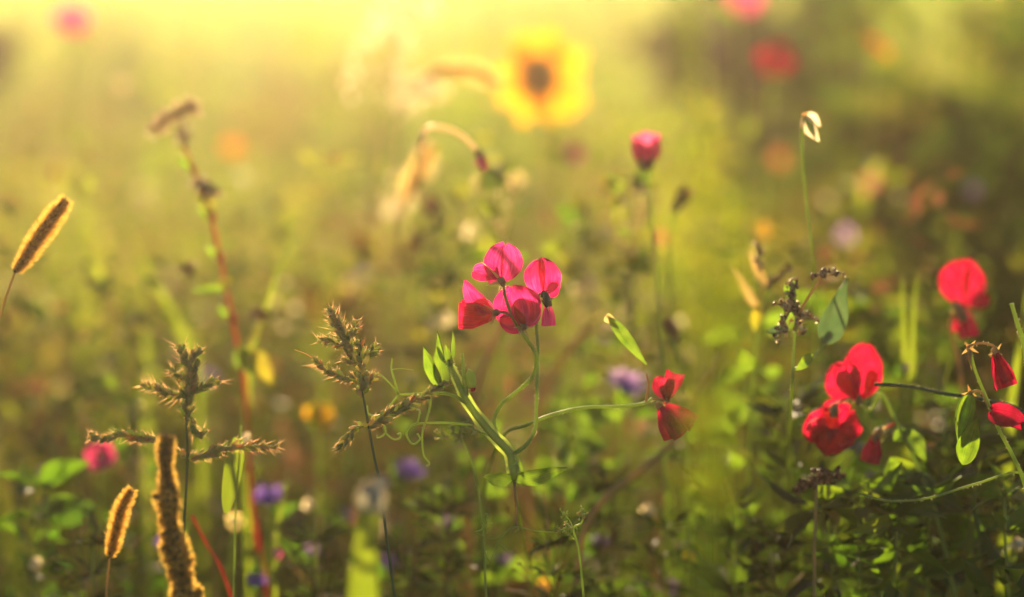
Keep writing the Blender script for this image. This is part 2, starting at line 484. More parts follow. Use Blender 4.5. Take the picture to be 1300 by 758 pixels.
def blade_mesh(n, ymin, ymax, hs, wid, power=1.0, lv=5):
    x, y = spots(n, ymin, ymax, power=power)
    h = cap_height(x, y) * (hs[0] + (hs[1] - hs[0]) * RNG.random(n))
    an = RNG.random(n) * 2 * np.pi; bend = h * (0.1 + 0.5 * RNG.random(n) ** 2)
    bd = np.stack([np.cos(an), np.sin(an)], 1)
    fa = RNG.random(n) * 2 * np.pi
    wd = np.stack([np.cos(fa), np.sin(fa), np.zeros(n)], 1)
    w = wid[0] + (wid[1] - wid[0]) * RNG.random(n)
    V = np.zeros((n, lv, 2, 3))
    for i in range(lv):
        t = i / (lv - 1)
        c = np.stack([x + bd[:, 0] * bend * t * t, y + bd[:, 1] * bend * t * t, h * (t - 0.22 * t ** 3 * bend / h)], 1)
        ww = (w * (1 - t ** 2.2) * (0.7 + 0.3 * min(1, t * 4)) + 0.0003)[:, None] * wd
        V[:, i, 0] = c - ww; V[:, i, 1] = c + ww
    idx = np.arange(n)[:, None] * (lv * 2)
    F = np.concatenate([idx + np.array([[2 * i, 2 * i + 1, 2 * i + 3, 2 * i + 2]]) for i in range(lv - 1)], 0)
    return V.reshape(-1, 3), F


def leaf_cloud(cx, cy, cz, size, aspect=0.42, flat=0.6):
    """n folded leaves (6 verts, 4 tris as 2 quads) at given centres with random attitude"""
    n = len(cx)
    az = RNG.random(n) * 2 * np.pi; el = RNG.normal(0.15, flat, n)
    d = np.stack([np.cos(az) * np.cos(el), np.sin(az) * np.cos(el), np.sin(el)], 1)
    rv = RNG.normal(size=(n, 3)) * 0.5 + np.array([0, 0, 1.0])
    s = np.cross(d, rv); s /= np.linalg.norm(s, axis=1, keepdims=True) + 1e-9
    nn = np.cross(s, d)
    L = size[:, None]; c = np.stack([cx, cy, cz], 1)
    hw = L * aspect * 0.5; dip = nn * L * 0.08
    V = np.stack([c - d * L * 0.5, c - d * L * 0.05 - s * hw + dip, c + d * L * 0.5, c - d * L * 0.05 + s * hw + dip], 1)
    mid = c - d * L * 0.02 - dip
    V = np.concatenate([V, mid[:, None]], 1)
    idx = np.arange(n)[:, None] * 5
    F = np.concatenate([idx + np.array([[0, 1, 2, 4]]), idx + np.array([[0, 4, 2, 3]])], 0)
    return V.reshape(-1, 3), F


def merge(parts):
    V, F, Mi, o = [], [], [], 0
    for v, f, mi in parts:
        V.append(v); F.append(f + o); Mi.append(np.full(len(f), mi)); o += len(v)
    return np.concatenate(V), np.concatenate(F), np.concatenate(Mi)


# grass over the whole field
v1, f1 = blade_mesh(26000, 1.75, 6.5, (0.5, 1.15), (0.0015, 0.0042), 1.1)
v2, f2 = blade_mesh(22000, 6.0, 22, (0.6, 1.4), (0.003, 0.007), 1.3)
v3, f3 = blade_mesh(5000, 0.35, 1.8, (0.4, 0.9), (0.0012, 0.003))
V, F, MI = merge([(v1, f1, 0), (v2, f2, 0), (v3, f3, 0)])
stuff_mesh('grass', V, F, [M['grass']], MI)


# leafy herbs: stems with leaves up them, clumped
def herb_field(nplants, ymin, ymax, per, lsize, power=1.2, hk=(0.5, 1.05), aspect=0.42):
    x, y = spots(nplants, ymin, ymax, power=power)
    H = cap_height(x, y) * (hk[0] + (hk[1] - hk[0]) * RNG.random(nplants))
    k = np.repeat(np.arange(nplants), per)
    t = RNG.random(len(k)) ** 0.6
    r = (0.02 + 0.06 * RNG.random(len(k))) * (1.2 - 0.6 * t)
    a = RNG.random(len(k)) * 2 * np.pi
    cx = x[k] + np.cos(a) * r; cy = y[k] + np.sin(a) * r; cz = H[k] * (0.15 + 0.87 * t)
    sz = lsize[0] + (lsize[1] - lsize[0]) * RNG.random(len(k)) ** 1.5
    return leaf_cloud(cx, cy, np.maximum(cz, 0.01), sz, aspect)


a1 = herb_field(330, 1.85, 6, 50, (0.006, 0.030), aspect=.45)
a6 = herb_field(420, 1.8, 5, 60, (0.010, 0.036), aspect=.16)
a2 = herb_field(700, 5.5, 20, 46, (0.03, 0.08))
a3 = herb_field(160, 0.4, 1.8, 30, (0.012, 0.03))
a4 = herb_field(330, 1.8, 4, 46, (0.008, 0.022)); a5 = herb_field(230, 1.8, 4, 40, (0.007, 0.02))
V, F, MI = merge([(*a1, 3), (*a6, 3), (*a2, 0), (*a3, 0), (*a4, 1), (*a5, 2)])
stuff_mesh('undergrowth', V, F, [M['herb'], M['brown'], M['straw'], M['painted_shade_herb']], MI)


# fine feathery foliage with tiny pale and brown seed flecks
def fleck_field(nplants, ymin, ymax, per, lsize, aspect, power=1.2, hk=(0.6, 1.15), rad=0.05):
    x, y = spots(nplants, ymin, ymax, power=power)
    H = cap_height(x, y) * (hk[0] + (hk[1] - hk[0]) * RNG.random(nplants))
    k = np.repeat(np.arange(nplants), per)
    t = 1 - 0.6 * RNG.random(len(k)) ** 1.4
    r = rad * RNG.random(len(k)) ** 0.6
    a = RNG.random(len(k)) * 2 * np.pi
    return leaf_cloud(x[k] + np.cos(a) * r, y[k] + np.sin(a) * r, np.maximum(H[k] * t, 0.01), lsize[0] + (lsize[1] - lsize[0]) * RNG.random(len(k)), aspect)


b1 = fleck_field(420, 1.8, 5.5, 90, (0.006, 0.016), 0.3)
b5 = fleck_field(260, 2.3, 9, 70, (0.008, 0.022), 0.5, hk=(0.9, 1.18), rad=0.045)
b6 = fleck_field(150, 3.0, 12, 60, (0.008, 0.02), 0.5, hk=(0.9, 1.2), rad=0.05)
b2 = fleck_field(230, 2.25, 6, 10, (0.006, 0.014), 0.8, hk=(0.95, 1.25), rad=0.02)
b7 = fleck_field(210, 2.3, 5.5, 4, (0.010, 0.019), 0.85, hk=(0.95, 1.3), rad=0.012)  # pale flakes added to imitate round highlights
b3 = fleck_field(120, 1.9, 5, 16, (0.005, 0.012), 0.7, hk=(0.6, 1.1), rad=0.02)
b4 = fleck_field(170, 1.8, 5, 30, (0.012, 0.03), 0.15, hk=(0.7, 1.2), rad=0.06)
def wisp_field(n, ymin, ymax, pxy, per, lsize, aspect, rad, xs=None):
    '''loose tall weeds whose tops stand between two heights of the view, leaves down the upper half'''
    x, y = spots(n, ymin, ymax, spread=.23)
    if xs:
        x = y * (xs[0] + (xs[1] - xs[0]) * RNG.random(n))
    ang = np.radians(PITCH + (pxy[0] + (pxy[1] - pxy[0]) * RNG.random(n) - 379) / 63.7)
    H = np.clip(CAM_H - y * np.tan(ang), .3, .80)
    k = np.repeat(np.arange(n), per); nb = 5
    bt = RNG.random((n, nb)) ** 1.2 * .45; bt[:, 0] = 0
    br = rad * (.3 + RNG.random((n, nb))) * (.3 + 2 * bt); ba = RNG.random((n, nb)) * 2 * np.pi
    b = RNG.integers(0, nb, len(k)); j = RNG.normal(size=(len(k), 3)) * (.010 + .012 * RNG.random((n, nb))[k, b])[:, None]
    return leaf_cloud(x[k] + np.cos(ba[k, b]) * br[k, b] + j[:, 0], y[k] + np.sin(ba[k, b]) * br[k, b] + j[:, 1], H[k] * (1 - bt[k, b]) + j[:, 2], lsize[0] + (lsize[1] - lsize[0]) * RNG.random(len(k)) ** 1.6, aspect)


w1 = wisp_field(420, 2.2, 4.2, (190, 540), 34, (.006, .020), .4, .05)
w5 = wisp_field(150, 2.8, 6.5, (20, 420), 60, (.010, .026), .22, .05, (-.2, .06))  # this and the next: brighter weeds at left, glow put into their colour
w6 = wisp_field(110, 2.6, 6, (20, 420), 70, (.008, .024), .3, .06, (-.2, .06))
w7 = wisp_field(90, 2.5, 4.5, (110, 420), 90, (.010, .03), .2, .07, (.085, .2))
w9 = wisp_field(70, 2.0, 3.3, (280, 580), 60, (.010, .030), .45, .06, (-.21, -.02))  # this and the next: dark weeds added as painted patches of shade
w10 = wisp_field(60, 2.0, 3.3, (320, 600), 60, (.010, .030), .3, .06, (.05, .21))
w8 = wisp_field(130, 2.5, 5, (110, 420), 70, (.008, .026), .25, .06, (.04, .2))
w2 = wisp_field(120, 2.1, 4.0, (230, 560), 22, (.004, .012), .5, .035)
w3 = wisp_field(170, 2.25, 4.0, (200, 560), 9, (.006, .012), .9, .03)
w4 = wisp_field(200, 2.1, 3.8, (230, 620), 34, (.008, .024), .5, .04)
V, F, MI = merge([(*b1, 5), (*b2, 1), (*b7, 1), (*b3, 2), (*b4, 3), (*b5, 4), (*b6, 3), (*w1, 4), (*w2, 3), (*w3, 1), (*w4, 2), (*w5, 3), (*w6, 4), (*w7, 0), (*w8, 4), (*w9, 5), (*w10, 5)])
stuff_mesh('feathery_foliage', V, F, [M['herb'], M['pale'], M['brown'], M['straw'], M['lit'], M['painted_shade_herb']], MI)

# a dark tangle of hair-thin stalks along the near edge
t1 = blade_mesh(6500, 1.60, 2.7, (.55, 1.15), (.0004, .0016), lv=7)
t2 = blade_mesh(1500, 1.62, 2.7, (.6, 1.2), (.0004, .0010), lv=7)
t3 = blade_mesh(1300, 2.0, 3.8, (.75, 1.32), (.0006, .0013), lv=7); t4 = blade_mesh(700, 2.0, 3.8, (.75, 1.3), (.0006, .0012), lv=7)
t5 = blade_mesh(500, 1.9, 3.6, (.7, 1.2), (.0007, .0014), lv=7)
V, F, MI = merge([(*t1, 0), (*t2, 1), (*t3, 2), (*t4, 1), (*t5, 3)])
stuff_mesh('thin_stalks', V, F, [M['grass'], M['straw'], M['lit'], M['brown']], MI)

# ------------------------------------------------------------------ builders of plants
def stem_part(root, path, r_top, r_base, mat='stem', fuzz=0, fl=0.0012, name='stem', n=8):
    mb = MB()
    mb.tube(path, r_top, r_base, n)
    mats = [M[mat]]
    if fuzz:
        mb.hairs(path, lambda t: r_top + (r_base - r_top) * t, fuzz, fl)
        mats.append(M['fuzz'])
    return mb.build(name, mats, root)


def petal_px(mb, b, t, hw, d=FOCUS, **k):
    """petal from pixel b to pixel t; each (px, py[, depth offset]); hw in pixels"""
    B = P(b[0], b[1], d + (b[2] if len(b) > 2 else 0)); T = P(t[0], t[1], d + (t[2] if len(t) > 2 else 0))
    mb.petal(B, T, hw * mpp(d), **k)
    return mb


def calyx_part(parent, at, axis, size, d, sepals, mat='calyx', sep_mat='sepal'):
    """a small cup with pointed, curled sepals given as pixel tips"""
    c = P(at[0], at[1], d)
    ax = norm(P(axis[0], axis[1], d) - c)
    s = mpp(d)
    mb = MB()
    L = np.linalg.norm(P(axis[0], axis[1], d) - c)
    path = [c + ax * L * t for t in np.linspace(0, 1, 7)]
    mb.tube(path, 0, 0, 10, radii=[size * s * q for q in (0.35, 0.75, 0.98, 1.05, 1.0, 0.9, 0.8)])
    for (sx, sy) in sepals:
        T = P(sx, sy, d - 0.003)
        mid = c + ax * L * 0.6
        mb.petal(mid, T, size * 0.5 * s, prof=TRI, bend=0.25, fold=0.4, nu=4, nv=6, mat=1, roll=random.uniform(-50, 50))
    mb.hairs(path, size * s, 70, 0.0009, 0.00008, mat=1)
    return mb.build('calyx', [M[mat], M[sep_mat]], parent)


# ---- 1. the sweet pea in the middle of the picture -------------------------------------------
D = FOCUS
sp_stem = px_path([(569, 455), (574, 468), (580, 482), (595, 513), (622, 548), (646, 574), (650, 590), (652, 606), (657, 640, D + .04), (668, 700, D + .12), (676, 760, D + .18)], D)
sp_stem = to_ground(sp_stem, 0.03, 0.05)
pea = thing('sweet_pea', 'sweet pea with four open pink blossoms clustered on one pale green stem', 'sweet pea', base_of(sp_stem))
mb = MB()
rads = [0.0010 + 0.0012 * min(1, i / 30) for i in range(len(sp_stem))]
rads = [r if i < 54 else max(0.0006, 0.0022 - 0.0016 * (i - 54) / 6) for i, r in enumerate(rads)]
mb.tube(sp_stem, 0, 0, 9, radii=rads)
# the two thin wings of a sweet pea stem
for sgn in (-1, 1):
    V, F = [], []
    for i in range(6, 55):
        t = norm(sp_stem[i + 1] - sp_stem[i - 1]); w = norm(np.cross(t, FWD)) * sgn
        V += [sp_stem[i] + w * rads[i] * 0.8, sp_stem[i] + w * (rads[i] * 1.75 + 0.0002 * math.sin(i * .9))]
    F = [(2 * i, 2 * i + 1, 2 * i + 3, 2 * i + 2) for i in range(len(V) // 2 - 1)]
    mb.add(V, F, 0)
mb.hairs(sp_stem[:55], 0.0026, 520, 0.0012)
mb.build('stem', [M['stem'], M['fuzz']], pea)

ped1 = px_path([(640, 372, D - .006), (648, 396, D - .008), (657, 414, D - .008), (668, 430, D - .006), (679, 448, D - .003), (680, 466, D), (673, 482, D + .003), (655, 498, D + .006), (636, 514, D + .008), (627, 534, D + .008), (632, 552, D + .006), (645, 568, D + .002), (650, 576, D)], D)
stem_part(pea, ped1, 0.00095, 0.0012, fuzz=260, name='flower_stalk')
ped2 = px_path([(681, 404, D + .006), (681, 420, D + .004), (683, 445, D + .002), (682, 480, D), (681, 515, D), (679, 545, D), (668, 565, D), (652, 577, D)], D)
stem_part(pea, ped2, 0.0009, 0.0012, fuzz=240, name='flower_stalk')


def blossom(root, name, std, wings, keel, cal, ped, d, mats=('pink', 'pink', 'red'), label=None, ruffle=0.05):
    mb = MB()
    for a, k in std:
        petal_px(mb, *a, d=d, **dict(dict(prof=ROUND, notch=0.06, ruffle=ruffle * 1.5, cup=0.12, nu=22, nv=22, crumple=.10, freq=3.3), **k))
    fl = mb.build(name, M[mats[0]], root)
    if label:
        fl['label'] = label
    for a, k in wings:
        w = MB()
        petal_px(w, *a, d=d, **dict(dict(prof=OBOV, ruffle=ruffle * 1.7, cup=0.3, nu=16, nv=16, crumple=.11, freq=3.1), **k))
        w.build('wing_petal', M[mats[1]], fl)
    if keel:
        w = MB()
        a, k = keel
        petal_px(w, *a, d=d, **dict(dict(prof=LEAF, cup=0.7, fold=0.4, nu=8, nv=10), **k))
        w.build('keel_petal', M[mats[2]], fl)
    if cal:
        calyx_part(fl, *cal[:3], d - 0.004, *cal[3:])
    if ped:
        stem_part(fl, px_path(ped, d - 0.004), 0.0008, 0.0009, fuzz=40, name='pedicel', mat='calyx')
    return fl


# top blossom, seen from behind
blossom(pea, 'flower',
        [(((637, 357, 0), (640, 309, .010), 25), dict(cup=0.28, fold=-0.20, skew=0.04, hollow=-0.06)),
         (((636, 356, .003), (638, 312, .012), 3), dict(roll=50, notch=0, prof=OBOV))],
        [(((634, 353, .004), (599, 343, .012), 12), dict(roll=-15, cup=0.5, bend=-0.1)),
         (((634, 354, .002), (616, 350, .016), 8), dict(roll=30, cup=0.3))],
        (((635, 354, 0), (624, 338, .016), 7), dict(roll=10)),
        ((639, 363), (635, 352), 5, [(615, 363), (630, 371), (627, 364), (645, 360), (614, 328)]),
        [(639, 362), (640, 368), (641, 374)], D)
# right blossom
blossom(pea, 'flower',
        [(((689, 374, 0), (689, 327, .010), 24), dict(cup=-0.2, fold=0.25, hollow=0.05)),
         (((692, 373, .004), (711, 358, .012), 12), dict(roll=-35, notch=0)),
         (((690, 371, -.001), (687, 329, .007), 5), dict(roll=20, notch=0, prof=OBOV))],
        [(((694, 380, .002), (697, 414, .002), 8), dict(roll=10, prof=SQUARE, cup=0.4)),
         (((693, 380, .006), (690, 413, .010), 6), dict(roll=40, prof=SQUARE, cup=0.4))],
        None,
        ((689, 369), (697, 390), 6, [(706, 379), (699, 396), (683, 377)], 'blueleaf'),
        [(686, 372), (679, 384), (680, 404)], D + .008)
# big middle blossom, nearest the lens
blossom(pea, 'flower',
        [(((664, 416, 0), (651, 362, .008), 31), dict(cup=0.18, fold=-0.16, skew=-0.02, roll=6, hollow=-0.08)),
         (((663, 417, .001), (634, 405, -.004), 13), dict(roll=-18, cup=0.1, notch=0)),
         (((668, 415, .004), (672, 376, .012), 17), dict(roll=-15, cup=0.2, notch=0))],
        [(((666, 416, -.003), (660, 379, -.006), 12), dict(roll=24, cup=0.55, bend=-0.05))],
        (((664, 416, -.004), (652, 388, -.007), 6), dict(roll=-10)),
        ((664, 421), (664, 411), 5, [(656, 428), (673, 429), (680, 413), (650, 414), (668, 424)]),
        [(662, 420), (660, 420), (660, 418)], D - .006)
# left blossom, seen from the side
blossom(pea, 'flower',
        [(((625, 396, 0), (590, 356, .004), 13), dict(roll=32, cup=0.5, fold=0.3, notch=0.0, ruffle=0.04)),
         (((625, 395, -.001), (601, 384, -.003), 10), dict(roll=-20, cup=0.4, notch=0))],
        [(((629, 400, -.002), (582, 400, -.004), 17), dict(prof=SQUARE, cup=0.25, roll=8, ruffle=0.03)),
         (((629, 399, .004), (586, 393, .010), 15), dict(prof=SQUARE, cup=0.3, roll=20))],
        None,
        ((635, 397), (625, 397), 4.5, [(625, 415), (617, 407), (622, 381), (613, 384)]),
        [(634, 396), (641, 397), (649, 402)], D - .004, ruffle=0.03, mats=('pink', 'red', 'red'))


def leaf_part(root, b, t, hw, d, mat='pealeaf', prof=LEAF, name='leaf', **k):
    mb = MB()
    petal_px(mb, b, t, hw, d=d, **dict(dict(prof=prof, fold=0.35, ruffle=0.12, bend=0.1, nu=8, nv=14), **k))
    return mb.build(name, M[mat], root)


leaf_part(pea, (561, 494), (541, 437, -.004), 11, D, roll=40, fold=0.5)
leaf_part(pea, (562, 494), (553, 440, .006), 12, D, roll=-25, fold=0.4)
leaf_part(pea, (566, 462), (559, 420, .002), 6, D, roll=60, fold=0.8)
leaf_part(pea, (571, 464), (571, 420, .004), 5, D, roll=-60, fold=0.8)
leaf_part(pea, (573, 468), (566, 436, -.004), 5, D, roll=10, fold=0.8)
leaf_part(pea, (652, 610), (720, 590, -.006), 13, D, roll=-28, fold=0.45, ruffle=0.3, freq=1.6)
leaf_part(pea, (651, 609), (611, 602, -.008), 10, D, roll=25, fold=0.5, ruffle=0.3)
leaf_part(pea, (650, 575, .004), (662, 600, .010), 5, D, roll=40)
stem_part(pea, px_path([(592, 502), (589, 480), (588, 462), (587, 448)], D), 0.0016, 0.0007, fuzz=60, name='shoot')
mb = MB(); mb.tube(px_path([(592, 500), (596, 480), (594, 468)], D), 0.0006, 0.0005, 6)
mb.ell(P(598, 482, D - .002), P(594, 468, D) - P(599, 494, D), 0.0030, 0.0062, 9, 8)
mb.ell(P(600, 493, D - .002), P(594, 468, D) - P(599, 494, D), 0.0018, 0.0022, 8, 5, mat=1)
mb.build('bud', [M['stem'], M['red']], pea)
TEND = [
    ([(592, 512), (575, 502), (555, 499), (530, 500), (506, 501)], .0011),
    ([(506, 501), (498, 490), (488, 480), (478, 472)], .0006),
    ([(506, 501), (500, 480), (497, 468), (498, 455)], .0007),
    ([(498, 469), (510, 468), (525, 470)], .0003),
    ([(506, 501), (496, 514), (490, 524), (478, 528), (468, 526), (466, 515)], .0007),
    ([(488, 540), (489, 550), (480, 556), (478, 553)], .0006),
    ([(489, 550), (500, 558), (508, 556), (508, 550), (504, 552)], .0006),
    ([(545, 500), (546, 515), (541, 534), (537, 545)], .0008),
    ([(600, 540), (570, 537), (545, 537), (530, 538), (520, 542), (516, 552), (524, 564), (533, 558), (530, 550)], .0008),
    ([(530, 538), (533, 522), (528, 520)], .0006),
    ([(537, 542), (536, 560), (538, 578), (545, 588), (541, 592)], .0006),
    ([(640, 560), (600, 545), (592, 540)], .0006),
]
for pts, r in TEND:
    mb = MB(); q = px_path(pts, D); mb.tube(q, r, r * 0.7, 6)
    mb.hairs(q, r, 30, 0.0006, 0.00007)
    mb.build('tendril', [M['stem'], M['fuzz']], pea)
pt = px_path([(653, 612), (655, 640), (655, 668)], D)
stem_part(pea, pt, 0.0008, 0.0006, name='leaf_stalk', mat='calyx')
for pts, r in [([(655, 668), (645, 674), (632, 690), (626, 705), (622, 712), (618, 706), (617, 700)], .0006), ([(631, 688), (640, 696), (648, 703)], .0005),
               ([(655, 668), (664, 670), (680, 674), (708, 676)], .0005), ([(603, 676), (612, 672), (617, 665), (614, 655), (618, 652), (620, 656)], .0006), ([(655, 668), (658, 672), (653, 676)], .0005), ([(617, 665), (625, 664)], .0005), ([(603, 676), (625, 684), (640, 676), (655, 668)], .0003)]:
    mb = MB(); mb.tube(px_path(pts, D), r, r * 0.7, 6); mb.build('tendril', M['stem'], pea)


# ---- 2. barnyard grasses ------------------------------------------------------------------
def raceme(root, pts, d, r=4.0, awn=0.004, step=1.1, awn_n=1.0, mat='spike', taper=True):
    path = px_path(pts, d, 10)
    L = sum(np.linalg.norm(path[i + 1] - path[i]) for i in range(len(path) - 1))
    s = mpp(d); R = r * s * 1.22
    mb = MB()
    mb.tube(path, 0.0005, 0.0003, 5)
    k = int(L / (step * s))
    for i in range(k):
        if random.random() < .13:
            continue
        t = (i + random.random() * .8) / k
        x = t * (len(path) - 1); a = min(int(x), len(path) - 2)
        c = path[a] * (1 - (x - a)) + path[a + 1] * (x - a)
        tg = norm(path[a + 1] - path[a])
        sd = norm(np.cross(tg, np.array((random.gauss(0, 1), random.gauss(0, 1), random.gauss(0, 1)))))
        rr = R * ((0.6 + 0.4 * math.sin(math.pi * min(1, 0.2 + t * .8))) if taper else 1)
        ax = norm(sd * random.uniform(.4, 1.0) + tg); rr *= random.uniform(.65, 1.2)
        mb.ell(c + sd * rr * 0.62, ax, rr * 0.34, rr * 0.85, 6, 5, jit=0.12, point=0.8)
        for _ in range(5):
            mb.hairs([c + sd * rr * 0.9, c + sd * rr * 0.9 + tg * rr * .4], rr * 0.3, 1, awn * 0.45, 0.00011, mat=1, lean=0.5)
        if random.random() < awn_n * 0.35:
            tip = c + ax * (rr * 1.3 + awn * random.uniform(.4, 1.1)) + sd * awn * .3
            q = norm(np.cross(ax, FWD)) * 0.00016; b = c + sd * rr * .6 + ax * rr * .6
            mb.add([b - q, b + q, tip], [(0, 1, 2)], 1)
    return mb.build('raceme', [M[mat], M['awn']], root)


def blade_part(root, pts, hw, d, mat='grass', name='leaf_blade', **k):
    path = px_path(pts, d, 6)
    s = mpp(d); mb = MB(); V = []
    n = len(path)
    for i, p in enumerate(path):
        t = norm(path[min(i + 1, n - 1)] - path[max(i - 1, 0)]); w = norm(np.cross(t, FWD + 0.5 * RT))
        v = i / (n - 1)
        h = hw * s * BLADE(v)
        up = norm(np.cross(w, t)) * h * 0.35
        V += [p - w * h + up, p, p + w * h + up]
    F = []
    for i in range(n - 1):
        F += [(3 * i, 3 * i + 1, 3 * i + 4, 3 * i + 3), (3 * i + 1, 3 * i + 2, 3 * i + 5, 3 * i + 4)]
    mb.add(V, F)
    return mb.build(name, M[mat], root)


d = 1.64
st = to_ground(px_path([(458, 430), (456, 460), (459, 490), (466, 530), (474, 575), (482, 615), (492, 690), (502, 765)], d), 0.02, 0.03)
bg = thing('barnyard_grass', 'barnyard grass with a branched spiky head and one long arm crossing the pea leaves', 'grass plant', base_of(st), 'barnyard grasses in seed')
stem_part(bg, st, 0.0006, 0.0010, mat='blueleaf')
for pts, r, aw in [
    ([(459, 500), (461, 480), (458, 455), (457, 432)], 7.5, .004),
    ([(450, 482), (432, 477), (415, 468), (398, 455)], 5.5, .006),
    ([(448, 448), (440, 430), (432, 415), (424, 402), (420, 390)], 5.5, .007),
    ([(436, 422), (425, 412), (420, 394)], 6, .007),
    ([(440, 438), (420, 435), (403, 432)], 4.5, .005),
    ([(444, 430), (450, 418), (454, 406)], 5, .004),
    ([(464, 452), (472, 446), (480, 436)], 5.5, .004),
    ([(452, 462), (442, 456), (434, 455)], 4.5, .004),
    ([(462, 488), (472, 482), (480, 474)], 4.5, .003),
    ([(446, 460), (436, 436), (430, 420)], 5, .004),
    ([(468, 541), (490, 528), (515, 515), (540, 502), (568, 484)], 6.2, .0035),
    ([(468, 540), (450, 545), (442, 555), (436, 565), (426, 572)], 5.2, .003),
]:
    raceme(bg, pts, d, r, aw)
mb = MB(); mb.tube(px_path([(398, 455), (388, 449), (374, 444)], d), .00035, .00012, 5); mb.build('awn', M['awn'], bg)

d = 1.61
st = to_ground(px_path([(238, 470), (236, 530), (238, 580), (235, 640), (232, 700), (230, 765)], d), -0.01, 0.03)
bg2 = thing('barnyard_grass', 'barnyard grass with reddish bristly head and two long level side arms at left', 'grass plant', base_of(st), 'barnyard grasses in seed')
stem_part(bg2, st, 0.0006, 0.0010, mat='blueleaf')
for pts, r, aw in [
    ([(238, 530), (238, 505), (240, 485), (243, 465), (247, 445)], 7, .006),
    ([(236, 500), (215, 500), (198, 494), (180, 486)], 5, .007),
    ([(240, 470), (234, 455), (228, 438)], 5.5, .008),
    ([(246, 465), (250, 450), (255, 442)], 5.5, .007),
    ([(234, 480), (224, 474), (216, 470)], 5, .006),
    ([(248, 498), (258, 490), (270, 484), (278, 488)], 5, .006),
    ([(239, 520), (244, 540), (252, 552), (262, 548)], 5.5, .005),
    ([(244, 582), (265, 575), (290, 567), (320, 566), (354, 567)], 5.8, .006),
    ([(196, 561), (175, 553), (150, 553), (128, 556), (112, 555)], 6, .006),
    ([(236, 505), (242, 490), (252, 480)], 5, .006),
    ([(236, 580), (220, 568), (196, 561)], 3.5, .004),
]:
    raceme(bg2, pts, d, r, aw)


# ---- 3. foxtail grasses with glowing bristles ---------------------------------------------------
def foxtail(label, head, hw, d, stem_pts, bl=0.007, n=1500, core=0.5, mats=('core', 'bristle'), group='foxtail grasses in seed', wide=0.00013, dx=0.0, stem_mat='straw', rough=1.0):
    path = px_path(head, d, 10)
    st = to_ground(px_path([head[-1]] + stem_pts, d), dx, 0.02)
    root = thing('foxtail_grass', label, 'grass plant', base_of(st), group)
    stem_part(root, st, 0.0006, 0.0010, mat=stem_mat)
    s = mpp(d); R = hw * s * core
    mb = MB()
    k = len(path)
    prof = lambda t: R * (0.3 + 0.75 * math.sin(math.pi * min(1, 0.06 + t * .90)) ** .7)
    mb.tube(path, 0, 0, 9, radii=[prof(i / (k - 1)) * .8 for i in range(k)], wob=0.1)
    for i in range(int(n * 0.28)):
        t = random.random(); x = t * (k - 1); a = min(int(x), k - 2)
        c = path[a] * (1 - (x - a)) + path[a + 1] * (x - a); tg = norm(path[a] - path[a + 1])
        sd = norm(np.cross(tg, np.array((random.gauss(0, 1), random.gauss(0, 1), random.gauss(0, 1)))))
        mb.ell(c + sd * prof(t) * .8, norm(sd + tg), R * .22 * rough, R * .42 * rough, 5, 4)
    mb.hairs(path[::-1], lambda t: prof(1 - t), n, lambda t: bl * (.45 + .55 * math.sin(math.pi * min(1, .08 + .84 * t))), wide, mat=1, lean=0.75)
    mb.build('seed_head', [M[mats[0]], M[mats[1]]], root)
    return root


foxtail('golden backlit foxtail leaning to the right above its bare stem at far left', [(84, 254), (68, 275), (50, 300), (34, 325), (19, 345)], 14, 1.71,
        [(12, 365), (2, 395), (-8, 430), (-20, 520), (-25, 640)], bl=0.0068, n=3400, core=0.45, wide=0.00017)
foxtail('short golden foxtail curving upright in the dark low left part of the meadow', [(167, 622), (157, 640), (149, 665), (144, 690), (139, 708)], 11, 1.60,
        [(136, 740), (134, 780)], bl=0.0055, n=2600, core=0.42, wide=0.00016)
# nodding, strongly blurred ones further back
foxtail('blurred golden foxtail nodding in an arch beside the sunflower', [(636, 106), (615, 95), (590, 88), (562, 88), (540, 98)], 13, 2.25,
        [(520, 120), (505, 170), (500, 240), (510, 320), (520, 420)], bl=0.010, n=1500, core=0.3, wide=0.0003, mats=('gold', 'gold'), stem_mat='straw')
foxtail('blurred upright golden foxtail between the pale panicle and the hanging bud', [(548, 185), (535, 210), (522, 235), (512, 260)], 13, 2.2,
        [(505, 290), (500, 340), (498, 420), (500, 500)], bl=0.010, n=1300, core=0.3, wide=0.0003, mats=('gold', 'gold'))


# thick clumped spike like an amaranth
d = 1.55
pth = px_path([(212, 553), (210, 580), (213, 620), (216, 660), (225, 700), (232, 740), (236, 775)], d, 10)
st = to_ground(list(pth[-4:]), 0.0, 0.02)
am = thing('amaranth', 'thick clumpy amaranth spike rimmed with gold below the reddish bristly head', 'amaranth', base_of(st))
stem_part(am, st, 0.0020, 0.003, mat='redstem')
s = mpp(d); mb = MB(); k = len(pth)
mb.tube(pth, 0, 0, 9, radii=[(4 + 4 * (i / k)) * s for i in range(k)], wob=.15)
prf = lambda t: s * ((6.5 + 8 * min(1, t * 1.25)) * (0.62 + 0.5 * abs(math.sin(t * 11 + .6))))
for i in range(900):
    t = random.random() ** .9; x = t * (k - 1); a = min(int(x), k - 2)
    c = pth[a] * (1 - (x - a)) + pth[a + 1] * (x - a); tg = norm(pth[a] - pth[a + 1])
    sd = norm(np.cross(tg, np.array((random.gauss(0, 1), random.gauss(0, 1), random.gauss(0, 1)))))
    mb.ell(c + sd * prf(t) * random.uniform(.6, .95), norm(sd + .5 * tg), s * 2.4, s * 3.8, 5, 4, jit=.2)
mb.hairs(pth, prf, 4200, 0.0034, 0.0002, mat=1, lean=-0.3)
